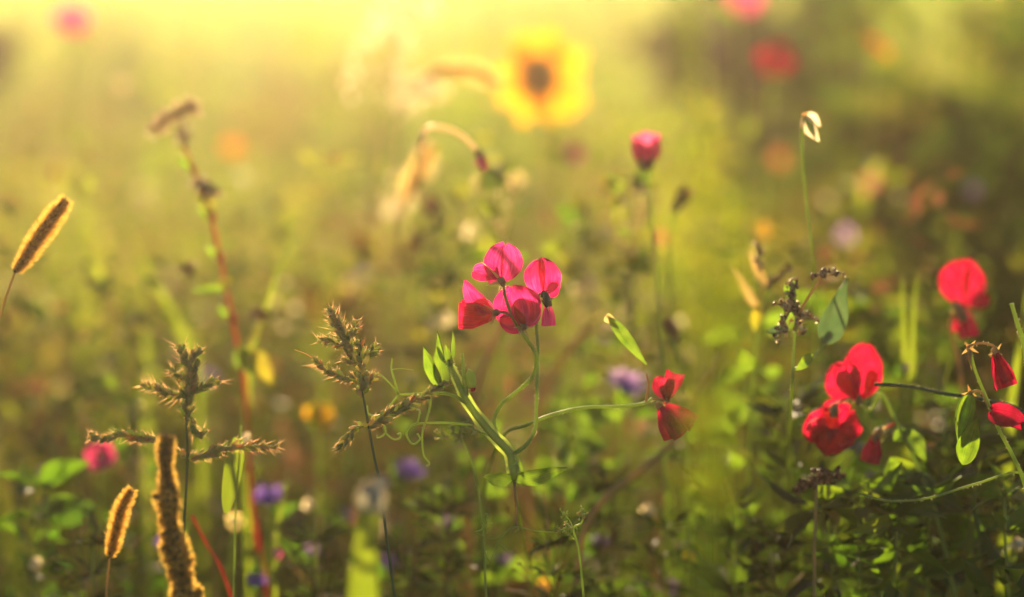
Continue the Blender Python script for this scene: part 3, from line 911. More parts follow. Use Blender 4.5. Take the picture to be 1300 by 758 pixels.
for i in range(60):
    t = .35 + .65 * random.random(); x = t * (k - 1); a = min(int(x), k - 2)
    c = pth[a] * (1 - (x - a)) + pth[a + 1] * (x - a); tg = norm(pth[a] - pth[a + 1])
    sd = norm(np.cross(tg, np.array((random.gauss(0, 1), random.gauss(0, 1), random.gauss(0, 1)))))
    c = c + sd * prf(t) * .95; r_ = s * random.uniform(2.5, 5); c = c + sd * s * random.uniform(0, 6)
    mb.ell(c, sd, r_, r_ * 1.1, 7, 6, jit=.25)
    mb.hairs([c - sd * r_, c + sd * r_], r_ * .9, 60, .0030, .0002, mat=1, lean=.5)
mb.build('seed_spike', [M['core'], M['bristle']], am)


# ---- 4. buckwheat: red stems and clusters of little nuts ----------------------------------
def nut_cluster(root, pts, d, spread, n, size=3.2, mat='nut', name='seed_cluster', fluff=0.2):
    path = px_path(pts, d, 6); s = mpp(d); mb = MB()
    mb.tube(path, .0005, .0005, 5)
    k = len(path)
    for i in range(n):
        c = path[random.randrange(k)] + np.array([random.gauss(0, 1) for _ in range(3)]) * spread * s * .5
        ax = norm(np.array([random.gauss(0, .6), random.gauss(0, .6), random.gauss(-.4, .6)]))
        mb.ell(c, ax, size * s * random.uniform(.4, .62), size * s * random.uniform(.7, 1.0), 3 if random.random() < .6 else 6, 4, jit=.1)
        if random.random() < fluff:
            q = norm(np.array([random.gauss(0, 1) for _ in range(3)])) * size * s
            mb.petal(c, c + q, size * s * .4, prof=LEAF, fold=.4, nu=3, nv=4, mat=1)
        if random.random() < .5:
            mb.tube([path[random.randrange(k)], c], .0003, .0003, 3)
    return mb.build(name, [M[mat], M['pale']], root)


d = 1.96
st = to_ground(px_path([(226, 168), (240, 200), (252, 235), (266, 262), (272, 290), (284, 350), (298, 420), (310, 480), (315, 560), (320, 640), (333, 720), (345, 780)], d), 0.02, 0.05)
bw = thing('buckwheat', 'tall buckwheat with a red stem and pale seed clusters at its top', 'buckwheat', base_of(st), 'buckwheat plants in seed')
stem_part(bw, st, 0.0008, 0.0022, mat='redstem')
for f_ in (.12, .2, .29, .38, .47):
    nd = MB(); i_ = int(len(st) * f_); nd.ell(st[i_], st[i_ + 1] - st[i_ - 1], .0030 * (.6 + f_ * 1.4), .0045, 8, 6)
    nd.petal(st[i_] - np.array((0, 0, .002)), st[i_] + np.array((random.choice((-1, 1)) * .010, 0, .008)), .003, prof=LEAF, nu=4, nv=5, mat=1)
    nd.build('node', [M['redstem'], M['pealeaf']], bw)
nut_cluster(bw, [(250, 140), (238, 132), (222, 142), (208, 152), (196, 165)], d, 11, 150, 4, 'pale', fluff=1.0)
nut_cluster(bw, [(226, 168), (234, 180), (232, 150)], d, 10, 40, 4, 'nut', fluff=.9)
nut_cluster(bw, [(248, 232), (262, 238), (275, 248)], d, 8, 51, 5, fluff=.6)
nut_cluster(bw, [(230, 342), (240, 338), (246, 346)], d, 6, 18, 5, 'brown')
nut_cluster(bw, [(322, 398), (333, 396), (338, 402)], d, 6, 18, 5, 'brown')
stem_part(bw, px_path([(330, 402), (322, 425), (308, 445)], d), .0008, .0012, mat='straw', name='branch')
stem_part(bw, px_path([(240, 345), (260, 365), (286, 372)], d), .0006, .0010, mat='stem', name='branch')
leaf_part(bw, (262, 246), (262, 276, -.01), 10, d, mat='yellowleaf', roll=25)
leaf_part(bw, (285, 350), (288, 372, -.01), 8, d, mat='yellowleaf')
leaf_part(bw, (306, 440), (345, 494, -.01), 19, d, mat='yellowleaf', roll=35)
leaf_part(bw, (300, 440), (330, 475, -.01), 15, d, mat='pealeaf', roll=-20)
leaf_part(bw, (286, 365), (240, 366, -.01), 6, d, mat='pealeaf', roll=30)

d = 1.70
st = to_ground(px_path([(1008, 362), (1010, 400), (1008, 440), (1005, 500), (1003, 560, 1.8), (1000, 640, 1.95), (996, 770, 2.1)], d), -.02, .04)
bw2 = thing('buckwheat', 'buckwheat with dense brown and cream seed cluster above the red blossoms at right', 'buckwheat', base_of(st), 'buckwheat plants in seed')
stem_part(bw2, st, 0.0008, 0.0010, mat='stem', fuzz=60)
for pts, sp, n in [([(1006, 360), (1003, 375), (1006, 388)], 9, 34), ([(1004, 385), (1016, 398), (1036, 407)], 7, 34), ([(1002, 395), (994, 412), (988, 430)], 8, 34), ([(1000, 388), (985, 386)], 6, 12), ([(1012, 410), (1020, 422)], 6, 12)]:
    nut_cluster(bw2, pts, d, sp, n, 4.6)
leaf_part(bw2, (1000, 378), (1010, 352, .006), 9, d, mat='pealeaf', roll=20)
leaf_part(bw2, (1000, 415), (972, 420, .006), 6, d, mat='blueleaf', roll=20)
leaf_part(bw2, (1046, 438, .03), (1071, 352, .03), 21, d, mat='blueleaf', prof=LANCE, roll=-25, fold=.25)
nut_cluster(bw2, [(1034, 350), (1046, 346), (1058, 345), (1068, 347)], d, 5, 26, 4.6, 'nut')
stem_part(bw2, px_path([(1044, 350), (1034, 366), (1020, 388), (1008, 420)], d), .0007, .0010, mat='straw', name='branch')
stem_part(bw2, px_path([(1046, 438, d + .03), (1034, 452, d + .02), (1007, 470, d)]), .0006, .0008, name='leaf_stalk')
leaf_part(bw2, (1032, 450), (1008, 470, -.006), 8, d, mat='pealeaf', roll=20)
d = 1.86
st = to_ground(px_path([(1003, 340), (985, 358), (972, 372), (962, 420), (955, 500), (950, 620), (950, 770)], d), -.02, .04)
bw3 = thing('buckwheat', 'buckwheat with slanting dark seed spray and orange dried leaves left of the dense brown cluster', 'buckwheat', base_of(st), 'buckwheat plants in seed')
stem_part(bw3, st, 0.0008, 0.0012, mat='stem')
nut_cluster(bw3, [(1002, 338), (990, 352), (976, 366)], d, 5, 30, 5, 'brown')
nut_cluster(bw3, [(960, 310), (963, 325), (964, 340)], d, 6, 24, 5, 'nut')
leaf_part(bw3, (972, 362), (948, 318, .01), 6, d, mat='straw', prof=LANCE)
leaf_part(bw3, (962, 392), (932, 338, .01), 7, d, mat='straw', prof=LANCE, roll=30)
leaf_part(bw3, (958, 420), (966, 382, -.01), 8, d, mat='yellowleaf', roll=30)
stem_part(bw3, px_path([(963, 338), (968, 360), (966, 400)], d), .0006, .0009, mat='straw', name='branch')
leaf_part(bw3, (955, 470), (940, 440, -.01), 12, d, mat='pealeaf', roll=30)


# ---- 5. the sweet peas of the right side -------------------------------------------------
RG = 'red sweet peas of the right side'


def ruffled(root, cx, cy, r, d, mats=('red', 'red', 'darkred'), tilt=0, label=None, stem_at=None):
    """an open ruffled blossom: standard behind, two wings and keel in front"""
    c, s = math.cos(RAD(tilt)), math.sin(RAD(tilt))
    R = lambda x, y, z=0: (cx + (x * c - y * s) * r, cy + (x * s + y * c) * r, z)
    st_ = [((R(0, .75), R(.05, -1.0, .010), r * .95), dict(ruffle=.12, fold=-.15, cup=.2, hollow=-.1))]
    wg = [((R(.0, .7, -.004), R(-.75, .0, -.012), r * .55), dict(roll=30, ruffle=.15)), ((R(.05, .7, -.004), R(.7, .1, -.010), r * .5), dict(roll=-30, ruffle=.15))]
    kl = ((R(0, .7, -.004), R(-.1, .0, -.018), r * .3), dict())
    cal = (R(0, 1.0)[:2], R(0, .6)[:2], r * .2, [R(-.35, .85)[:2], R(.35, .85)[:2], R(.1, 1.25)[:2]])
    return blossom(root, 'flower', st_, wg, kl, cal, None, d, mats, ruffle=.12, label=label)


d = 1.76
st = to_ground(px_path([(1086, 508), (1105, 520), (1118, 500), (1135, 530), (1150, 560), (1168, 600), (1190, 660), (1215, 770)], d), .03, .05)
rp = thing('sweet_pea', 'sweet pea with two large ruffled red blossoms, one above the other', 'sweet pea', base_of(st), RG)
stem_part(rp, st, .0010, .0016, fuzz=150)
blossom(rp, 'flower', [(((1088, 505, 0), (1100, 436, .012), 27), dict(fold=.3, cup=-.1, skew=.0, roll=-10)), (((1080, 505, -.004), (1058, 462, .006), 24), dict(roll=15))],
        [(((1085, 508, -.008), (1078, 462, -.014), 17), dict(roll=35, cup=.5)), (((1095, 508, -.004), (1108, 470, .0), 12), dict(roll=-40))], None,
        ((1092, 514), (1086, 502), 6, [(1080, 512), (1104, 508), (1098, 520)]), None, d, ('red', 'red', 'darkred'), ruffle=.08)
blossom(rp, 'flower', [(((1052, 545, .006), (1080, 520, .012), 30), dict(ruffle=.2, cup=.3)), (((1056, 550, .006), (1028, 525, .006), 28), dict(ruffle=.25, roll=15))],
        [(((1056, 545, -.004), (1050, 578, -.012), 27), dict(ruffle=.25, cup=.4, prof=ROUND)), (((1062, 545, -.004), (1085, 560, -.010), 20), dict(ruffle=.2, roll=-20, prof=ROUND)), (((1050, 542, -.006), (1022, 548, -.012), 18), dict(ruffle=.2, roll=20, prof=ROUND))],
        (((1054, 545, -.008), (1052, 562, -.02), 9), dict()), ((1060, 512), (1058, 530), 6, [(1070, 520), (1050, 520)]), [(1060, 514), (1078, 506), (1092, 512)], d, ('red', 'red', 'darkred'), ruffle=.2)
mb = MB()
petal_px(mb, (1112, 552), (1102, 588, -.004), 13, d=d, prof=SQUARE, cup=.8, ruffle=.05)
petal_px(mb, (1114, 552, .006), (1098, 584, .006), 11, d=d, prof=SQUARE, cup=.6, roll=40)
wb = mb.build('flower', M['darkred'], rp); wb['label'] = 'closed drooping dark red blossom'
calyx_part(wb, (1120, 543), (1108, 560), 6, d, [(1104, 548), (1124, 560), (1126, 540)])
stem_part(wb, px_path([(1118, 545), (1130, 540), (1138, 536)], d), .0008, .0009, name='pedicel', mat='redstem')
leaf_part(rp, (1150, 545), (1172, 590, -.01), 15, d, roll=30)
leaf_part(rp, (1135, 560), (1160, 545, .0), 10, d, roll=40)
leaf_part(rp, (1152, 600), (1205, 640, .01), 20, d, roll=-30, mat='blueleaf', prof=LANCE)
leaf_part(rp, (1130, 580), (1128, 640, .02), 16, d, roll=30)

d = 1.86
st = to_ground(px_path([(1216, 386), (1206, 410), (1212, 440), (1220, 480), (1226, 560), (1230, 660), (1236, 770)], d), .02, .04)
rp2 = thing('sweet_pea', 'single blurred red sweet pea standing above the withered blossoms at far right', 'sweet pea', base_of(st), RG)
stem_part(rp2, st, .0010, .0016, mat='straw')
blossom(rp2, 'flower', [(((1220, 388, 0), (1224, 328, .012), 31), dict(fold=-.12, cup=.12, hollow=-.05)), (((1224, 387, .002), (1228, 334, .012), 5), dict(notch=0, prof=OBOV))],
        [(((1228, 388, .004), (1256, 380, .01), 9), dict()), (((1222, 392, 0), (1230, 428, 0), 13), dict(prof=SQUARE, cup=.5)), (((1222, 392, .01), (1216, 422, .01), 9), dict(prof=SQUARE, cup=.5))], None,
        ((1212, 382), (1224, 408), 8, [(1206, 392), (1232, 400)]), None, d, ('red', 'red', 'darkred'))

d = 1.65
st = to_ground(px_path([(1232, 446), (1238, 470), (1252, 505), (1268, 545), (1284, 575), (1300, 612), (1318, 680), (1330, 770)], d), .02, .05)
rp3 = thing('sweet_pea', 'fading sweet pea with shrivelled crimson blossoms, curled dry calyces and a small green pod', 'sweet pea', base_of(st), RG)
stem_part(rp3, st, .0009, .0016, fuzz=160)
stem_part(rp3, px_path([(1232, 447), (1228, 442), (1236, 437), (1250, 436), (1262, 440), (1268, 450)], d), .0007, .0008, mat='straw', fuzz=60, name='flower_stalk')
mb = MB()
petal_px(mb, (1262, 448), (1277, 492, -.002), 14, d=d, prof=SQUARE, cup=.9, ruffle=.12)
petal_px(mb, (1260, 448, .004), (1268, 494, .006), 13, d=d, prof=SQUARE, cup=.5, roll=45, ruffle=.15)
petal_px(mb, (1266, 448, -.003), (1282, 484, -.006), 9, d=d, prof=SQUARE, cup=.5, roll=-35, ruffle=.15)
wf = mb.build('flower', M['darkred'], rp3)
calyx_part(wf, (1262, 441), (1266, 454), 5, d, [(1252, 450), (1274, 448), (1270, 434), (1256, 456)], 'straw', 'straw')
mb = MB()
for tip in [(1220, 450), (1224, 434), (1232, 470), (1242, 448), (1238, 432)]:
    petal_px(mb, (1231, 442), tip, 3.0, d=d, prof=TRI, bend=.3, fold=.4, nu=4, nv=8)
mb.tube(px_path([(1231, 445), (1231, 458), (1236, 470)], d), .0014, .0003, 6)
mb.build('calyx', M['straw'], rp3)
stem_part(rp3, px_path([(1230, 500), (1236, 497), (1246, 498), (1252, 510), (1258, 519)], d), .0007, .0008, mat='straw', fuzz=40, name='flower_stalk')
mb = MB()
petal_px(mb, (1256, 522), (1302, 534, -.02), 15, d=d, prof=ROUND, cup=.5, ruffle=.1)
petal_px(mb, (1256, 524), (1296, 546, -.01), 10, d=d, prof=ROUND, cup=.5, roll=40, ruffle=.1)
mb.build('flower', M['darkred'], rp3)
mb = MB()
petal_px(mb, (1232, 496), (1216, 561), 11, d=d, prof=LEAF, cup=.8, hollow=-.05)
petal_px(mb, (1232, 496, .003), (1216, 561, .003), 11, d=d, prof=LEAF, cup=-.8, hollow=.05)
mb.build('pod', [M['pealeaf'], M['fuzz']], rp3)
mb = MB()
for tip in [(1220, 500), (1228, 488), (1240, 503)]:
    petal_px(mb, (1232, 500), tip, 3.0, d=d, prof=TRI, bend=.3, fold=.4, nu=4, nv=8)
mb.build('calyx', M['straw'], rp3)
leaf_part(rp3, (1222, 590), (1244, 528, -.02), 14, d, roll=25, mat='pealeaf')

# bare stems of the tangle at right
for i, (pts, d, r, mt, lab) in enumerate([
    ([(1284, 385), (1292, 412), (1300, 440), (1310, 520), (1316, 620), (1320, 760)], 1.64, .0016, 'stem', 'thick hairy green stem cut off bare at the right border beside the crimson blossoms'),
    ([(1110, 488), (1150, 490), (1200, 500), (1252, 508), (1300, 526), (1340, 600), (1350, 760)], 1.70, .0013, 'blueleaf', 'long green stem lying level from the red blossoms to the hairy pod'),
    ([(1090, 626), (1130, 636), (1180, 632), (1240, 614), (1300, 602), (1340, 660), (1350, 760)], 1.66, .0008, 'stem', 'thin arched stem lying level across the dark leaves in the low right corner'),
]):
    st = to_ground(px_path(pts, d), .01, .03)
    o = thing('bare_stem', lab, 'stem', base_of(st))
    stem_part(o, st, r * .8, r, mat=mt, fuzz=220)

# drooping pair right of the middle, with its pod
d = 1.68
st = to_ground(px_path([(828, 506), (818, 512), (790, 516), (740, 518), (700, 527), (668, 540), (640, 552, 1.72), (620, 600, 1.80), (610, 680, 1.86), (606, 770, 1.9)], d), -.02, .05)
dp = thing('sweet_pea', 'sweet pea stem reaching sideways to two drooping red blossoms and a twisted green pod', 'sweet pea', base_of(st), RG)
stem_part(dp, st, .0009, .0014, fuzz=200, mat='stem')
mb = MB()
petal_px(mb, (838, 516), (856, 556, -.004), 14, d=d, prof=SQUARE, cup=.6, ruffle=.1)
petal_px(mb, (840, 514, .006), (880, 540, .006), 13, d=d, prof=SQUARE, cup=.5, roll=20, ruffle=.1)
petal_px(mb, (840, 516, -.003), (868, 552, -.008), 11, d=d, prof=SQUARE, cup=.8, roll=-25, ruffle=.12)
fl = mb.build('flower', M['darkred'], dp)
calyx_part(fl, (833, 511), (842, 520), 5, d, [(836, 524), (846, 512), (838, 508)])
mb = MB()
petal_px(mb, (846, 508), (857, 474, .006), 12, d=d, prof=SQUARE, cup=.6, ruffle=.1)
petal_px(mb, (844, 506), (836, 478, .01), 10, d=d, prof=ROUND, cup=.6, roll=20, ruffle=.1)
petal_px(mb, (846, 508, -.002), (846, 480, -.006), 10, d=d, prof=SQUARE, cup=.7, ruffle=.12)
fl = mb.build('flower', M['darkred'], dp)
calyx_part(fl, (848, 511), (846, 500), 5, d, [(838, 500), (856, 500), (846, 516)])
stem_part(fl, px_path([(828, 506), (838, 507), (846, 508)], d), .0008, .0008, name='pedicel', mat='calyx')
stem_part(dp, px_path([(820, 511), (822, 498), (823, 486), (820, 474)], d), .0008, .0006, name='pod_stalk', mat='straw')
leaf_part(dp, (772, 402, .01), (820, 466), 8.5, d, name='pod', roll=15, fold=.5, hollow=.05, mat='pealeaf', prof=LEAF)
mb = MB(); petal_px(mb, (768, 402, .01), (786, 416, .008), 6, d=d, prof=TRI); petal_px(mb, (770, 400, .01), (782, 406, .01), 4, d=d, prof=TRI); mb.build('calyx', M['sepal'], dp)

# ---- 6. the blurred flowers behind -----------------------------------------------------------
def head_frame(face):
    n = norm(face); a = norm(np.cross(n, np.array((0.02, 0.01, 1)))); return n, a, np.cross(a, n)


def daisy(name, label, cat, cx, cy, r, d, mat, n=14, core=.35, face=(0.2, -1, .3), stem_to=None, core_mat='disc', hwk=.3, bend=-.1, stem_mat='stem', group=None, layers=1, leaves=2, up=.25):
    """a rayed flower head on a stem, with disc, petals and leaves"""
    c = P(cx, cy, d); s = mpp(d); R = r * s
    vary = 1.25 if r > 50 else 1.1
    nrm, a, b = head_frame(np.array(face, float))
    neck = c - nrm * R * .35
    pts = [neck, neck + (-nrm * R * .5 - np.array((0, 0, R * .5)))]
    pts.append(np.array((pts[-1][0] + random.uniform(-.02, .02), pts[-1][1] + .01, pts[-1][2] * .5)))
    pts.append(np.array((pts[-1][0] + random.uniform(-.02, .02), pts[-1][1] + .01, -.01)))
    if stem_to:
        pts = [neck] + [P(*q) for q in stem_to]; e = pts[-1]; pts.append(np.array((e[0], e[1] + .02, -.01)))
    path = spline(pts, 8)
    root = thing(name, label, cat, base_of(path), group)
    stem_part(root, path, max(.0008, R * .05), max(.0012, R * .07), mat=stem_mat)
    h = MB(); h.ell(c - nrm * R * .02, nrm, R * core, R * core * .55, 12, 8); h.ell(c - nrm * R * core * .5, nrm, R * core * .8, R * core * .7, 10, 6, mat=1)
    h.build('flower_center', [M[core_mat], M['calyx']], root)
    for l in range(layers):
        for i in range(n):
            an = 2 * math.pi * (i + .5 * l) / n + random.uniform(-.1, .1)
            dr = a * math.cos(an) + b * math.sin(an)
            p = MB()
            k = random.uniform(.8, vary)
            p.petal(c + dr * R * core * .7, c + dr * R * k + nrm * R * (up + random.uniform(-.15, .15)), R * hwk, ref=nrm, prof=OBOV if hwk > .2 else LANCE, cup=.2, bend=bend, ruffle=.05, nu=6, nv=8)
            p.build('petal', M[mat], root)
    for i in range(leaves):
        q = path[int(len(path) * (.35 + .25 * i))]
        dr = norm(np.array((random.uniform(-1, 1), random.uniform(-1, .3), .5)))
        p = MB(); p.petal(q, q + dr * max(.03, R * .9), max(.005, R * .16), prof=LANCE, bend=-.3, fold=.3, nu=6, nv=10); p.build('leaf', M['herb'], root)
    return root


daisy('sunflower', 'large yellow sunflower with a brown centre, blurred behind the hanging bud', 'sunflower', 684, 96, 58, 2.65, 'yellow', n=20, core=.50, face=(.5, -1, .35), hwk=.22, layers=1,
      stem_to=[(690, 120, 2.78), (702, 180, 2.82), (712, 300, 2.84), (716, 420, 2.84)], up=.1)
for args in [
    ('poppy', 'coral pink flower out of focus in the top left corner', 92, 28, 23, 2.75, 'rose', 6, 'rose'),
    ('poppy', 'bright red flower out of focus at upper right, below the pale pink one', 983, 80, 25, 2.6, 'red', 6, 'red'),
    ('poppy', 'pale pink flower cut by the top border at upper right', 941, 2, 24, 2.8, 'rose', 6, 'rose'),
]:
    nm, lab, cx, cy, r, d, mt, n, _ = args
    daisy(nm, lab, 'poppy', cx, cy, r, d, _, n=n, core=.22, hwk=.55, face=(random.uniform(-.3, .3), -1, .5), layers=1, up=.45, group='blurred poppies of the far meadow')
daisy('calendula', 'small orange flower glowing out of focus beside the tall buckwheat top', 'calendula', 296, 188, 14, 3.1, 'orange', n=13, core=.3, hwk=.2, face=(0, -1, .6), group='blurred orange flowers')
daisy('calendula', 'faint orange red flower out of focus left of the nodding seed pod', 'calendula', 992, 203, 12, 3.2, 'coral', n=13, core=.3, hwk=.2, face=(0, -1, .6), group='blurred orange flowers')
daisy('calendula', 'drooping orange flower seen edge on, out of focus at upper right', 'calendula', 1120, 55, 26, 2.7, 'orange', n=13, core=.25, hwk=.2, face=(.55, -.35, .75), group='blurred orange flowers', up=-.2)
daisy('calendula', 'faint orange flower out of focus left of the red poppy', 'calendula', 893, 132, 8, 3.3, 'orange', n=13, core=.3, hwk=.2, face=(.3, -1, .6), group='blurred orange flowers')
daisy('poppy', 'dusky pink flower out of focus just left of the cup shaped pink bud', 'poppy', 730, 195, 12, 2.5, 'rose', n=6, core=.2, hwk=.5, face=(.2, -1, .3), group='blurred poppies of the far meadow')
daisy('poppy', 'crimson pink flower out of focus low at left below the bristly head', 'poppy', 127, 578, 23, 1.98, 'magenta', n=7, core=.2, hwk=.45, face=(.2, -1, .5), group='blurred poppies of the far meadow')
daisy('poppy', 'faded cream flower out of focus left of the tall buckwheat leaf', 'poppy', 448, 364, 16, 2.4, 'sepal', n=6, core=.2, hwk=.4, face=(.1, -1, .9), group='blurred poppies of the far meadow', up=0)
daisy('poppy', 'dull brownish flower out of focus behind the coiled tendrils', 'poppy', 538, 552, 12, 2.2, 'brown', n=6, core=.2, hwk=.45, face=(.1, -1, .4), group='blurred poppies of the far meadow')
daisy('corn_marigold', 'yellow flower out of focus below the branched barnyard grass', 'marigold', 406, 526, 20, 2.1, 'yellow', n=12, core=.3, hwk=.24, face=(.3, -1, .8), up=0, core_mat='yellow')
for cx, cy, r, d, mt, lab in [
    (795, 490, 30, 1.98, 'lilac', 'pale lilac cornflower out of focus behind the sideways pea stem'),
    (520, 600, 22, 2.05, 'violet', 'violet cornflower out of focus right of the white tipped blade'),
    (340, 632, 23, 2.0, 'violet', 'violet blue cornflower out of focus beside the red stem at lower left'),
    (492, 716, 14, 2.1, 'violet', 'small violet cornflower low behind the branched barnyard grass stem'),
    (1112, 604, 15, 2.0, 'violet', 'deep blue cornflower under the closed drooping red blossom'),
    (1085, 568, 14, 2.0, 'violet', 'blue cornflower half hidden behind the lower ruffled red blossom'),
    (735, 583, 15, 2.2, 'violet', 'small purple cornflower right of the wavy pea leaf'),
    (325, 738, 15, 1.9, 'violet', 'dark violet cornflower at the bottom border near the red stem'),
    (850, 748, 17, 1.95, 'lilac', 'lilac cornflower at the bottom border right of the middle'),
    (210, 690, 14, 2.0, 'violet', 'violet cornflower half hidden behind the thick amaranth spike'),
    (640, 712, 13, 1.95, 'lilac', 'lilac cornflower at the bottom under the thin tendrils'),
    (760, 690, 13, 2.0, 'violet', 'violet cornflower at the bottom below the straw stem'),
    (395, 700, 13, 2.0, 'lilac', 'lilac cornflower at the bottom left of the bleached blade'),
    (60, 600, 13, 2.15, 'violet', 'dim violet cornflower near the left border'),
    (265, 480, 12, 2.5, 'violet', 'faint violet cornflower left of the red stem'),
    (465, 350, 11, 2.6, 'violet', 'faint purple cornflower above the branched barnyard grass'),
    (565, 662, 12, 2.15, 'lilac', 'little lilac cornflower in the undergrowth left of the thin tendrils'),
    (775, 428, 13, 2.3, 'lilac', 'faint lilac cornflower behind the twisted green pod'),
    (440, 655, 11, 2.2, 'violet', 'little blue cornflower just left of the white tipped blade'),
]:
    daisy('cornflower', lab, 'cornflower', cx, cy, r, d, mt, n=15, core=.3, hwk=.17, face=(random.uniform(-.4, .4), -.6, 1), up=.35, group='cornflowers in the meadow', core_mat='violet', layers=1, leaves=1)


def bud_flower(name, label, cx, cy, w, h, d, mat, stem_pts, tilt=0, open_=.2, group=None, extra=None, stem_mat='stem', stem_r=.0010, arch=0):
    """cup of overlapping petals over a green calyx at the end of a stem"""
    c = P(cx, cy, d); s = mpp(d)
    ax = norm(UP * math.cos(RAD(tilt)) + RT * math.sin(RAD(tilt)))
    b0 = c - ax * h * .5 * s
    path = to_ground([b0] + px_path(stem_pts, d), .01, .03)
    root = thing(name, label, 'flower bud', base_of(path), group)
    if arch:
        stem_part(root, path[:arch], stem_r * .8, stem_r, mat=stem_mat, fuzz=160)
        stem_part(root, path[arch - 1:], stem_r * .4, stem_r * .3, mat='stem', name='lower_stem')
    else:
        stem_part(root, path, stem_r, stem_r * 1.4, mat=stem_mat)
    n2, a, b = ax, norm(np.cross(ax, FWD)), None
    b = np.cross(ax, a)
    for i in range(5):
        an = i * math.pi * .4 + .3
        dr = a * math.cos(an) + b * math.sin(an)
        p = MB(); p.petal(b0 + dr * w * .12 * s, b0 + ax * h * s * random.uniform(.9, 1.02) + dr * w * open_ * s, w * .36 * s, ref=dr, prof=OBOV, cup=-.4, bend=.06, hollow=.14, ruffle=.1, nu=8, nv=8)
        p.build('petal', M[mat], root)
    k = MB(); k.ell(b0 + ax * h * .1 * s, ax, w * .26 * s, h * .2 * s, 10, 7)
    for i in range(6):
        an = i * math.pi / 3
        dr = a * math.cos(an) + b * math.sin(an)
        k.petal(b0 + dr * w * .15 * s, b0 + ax * h * .4 * s + dr * w * .5 * s, w * .1 * s, ref=dr, prof=LANCE, nu=4, nv=6)
    k.build('calyx', M['calyx'], root)
    return root


bud_flower('knapweed', 'cup shaped deep pink bud on an upright stem at upper middle right', 820, 190, 40, 46, 1.90, 'rose', [(822, 225), (827, 270), (833, 330), (838, 400), (842, 500), (846, 640)], open_=.42)
hb = bud_flower('knapweed', 'small dark red bud hanging from a pale arched stem above the pink cluster', 611, 204, 20, 26, 1.90, 'magenta', [(604, 190), (590, 175), (572, 165), (552, 161), (540, 166), (534, 184), (530, 210, 2.0), (534, 260, 2.1), (545, 340, 2.25), (560, 440, 2.3), (570, 560, 2.35)], tilt=160, open_=.12, stem_mat='pale', stem_r=.0021, arch=44)
bud_flower('knapweed', 'blurred withered brown bud left of the pink cluster, below the golden foxtail', 550, 262, 30, 30, 2.3, 'brown', [(556, 285), (572, 330), (580, 400), (584, 520)], tilt=-40, open_=.3)
bud_flower('knapweed', 'dark brown withered head above the drooping red pair', 853, 418, 20, 32, 1.9, 'brown', [(858, 440), (866, 480), (872, 560), (876, 680)], tilt=-30, open_=.2)
bud_flower('knapweed', 'dark reddish withered head right of the cup shaped pink bud', 866, 252, 24, 34, 2.0, 'brown', [(856, 270), (850, 310), (850, 400), (852, 540)], tilt=35, open_=.3)

# nodding seed pod on its thin stem at upper right
d = 1.76
st = to_ground(px_path([(1020, 148), (1018, 175), (1019, 205), (1024, 260), (1031, 320), (1034, 370, 1.85), (1036, 480, 2.0), (1038, 620, 2.15)], d), .01, .04)
sd = thing('seed_pod', 'whitish nodding seed pod on a thin upright stem at upper right', 'seed pod', base_of(st))
stem_part(sd, st, .0009, .0008, mat='stem', fuzz=60)
mb = MB()
petal_px(mb, (1021, 146), (1040, 180, -.004), 9, d=d, prof=LEAF, cup=.7, roll=-25)
petal_px(mb, (1023, 144, .004), (1042, 162, .0), 7, d=d, prof=LEAF, cup=.6, roll=30)
mb.build('pod', M['pale'], sd)
mb = MB(); petal_px(mb, (1023, 148), (1036, 178, -.006), 5, d=d, prof=LEAF, cup=.6); mb.build('inner_pod', M['blueleaf'], sd)
mb = MB()
for tip in [(1016, 164), (1018, 142), (1028, 141), (1030, 150)]:
    petal_px(mb, (1021, 148), tip, 3, d=d, prof=TRI, nu=4, nv=6, bend=.2)
mb.build('calyx', M['straw'], sd)

# ---- 7. blurred grasses -----------------------------------------------------------------------
def panicle(label, axis, d, branches, blen, seeds, mat='pale', size=4.0, stem_mat='straw', group=None, droop=.5, seed_w=.4, reach=.9):
    path = px_path(axis, d, 8)
    full = to_ground(list(path), .01, .03)
    root = thing('grass_panicle', label, 'grass plant', base_of(full), group)
    stem_part(root, full, .0006, .0014, mat=stem_mat)
    s = mpp(d); k = len(path)
    mb = MB()
    for i in range(branches):
        t = random.random() ** 1.1 * reach; p = path[int(t * (k - 1))]
        an = random.uniform(0, 6.28); L = blen * s * random.uniform(.5, 1.1) * (.35 + .65 * min(1, t * 1.6 / reach))
        dr = norm(np.array((math.cos(an), math.sin(an) * .8, 1.0)))
        q = spline([p, p + dr * L * .6, p + dr * L - np.array((0, 0, L * droop))], 4)
        mb.tube(q, .0004, .0002, 4, mat=1)
        for j in range(seeds):
            c = q[random.randrange(2, len(q))] + np.array([random.gauss(0, 1) for _ in range(3)]) * size * .6 * s
            q_ = norm(np.array([random.gauss(0, .6), random.gauss(0, .6), 1])) * size * s; mb.petal(c - q_, c + q_, size * s * seed_w, prof=LEAF, fold=.4, roll=random.uniform(-80, 80), nu=2, nv=3)
    mb.build('seed_head', [M[mat], M[stem_mat]], root)
    return root


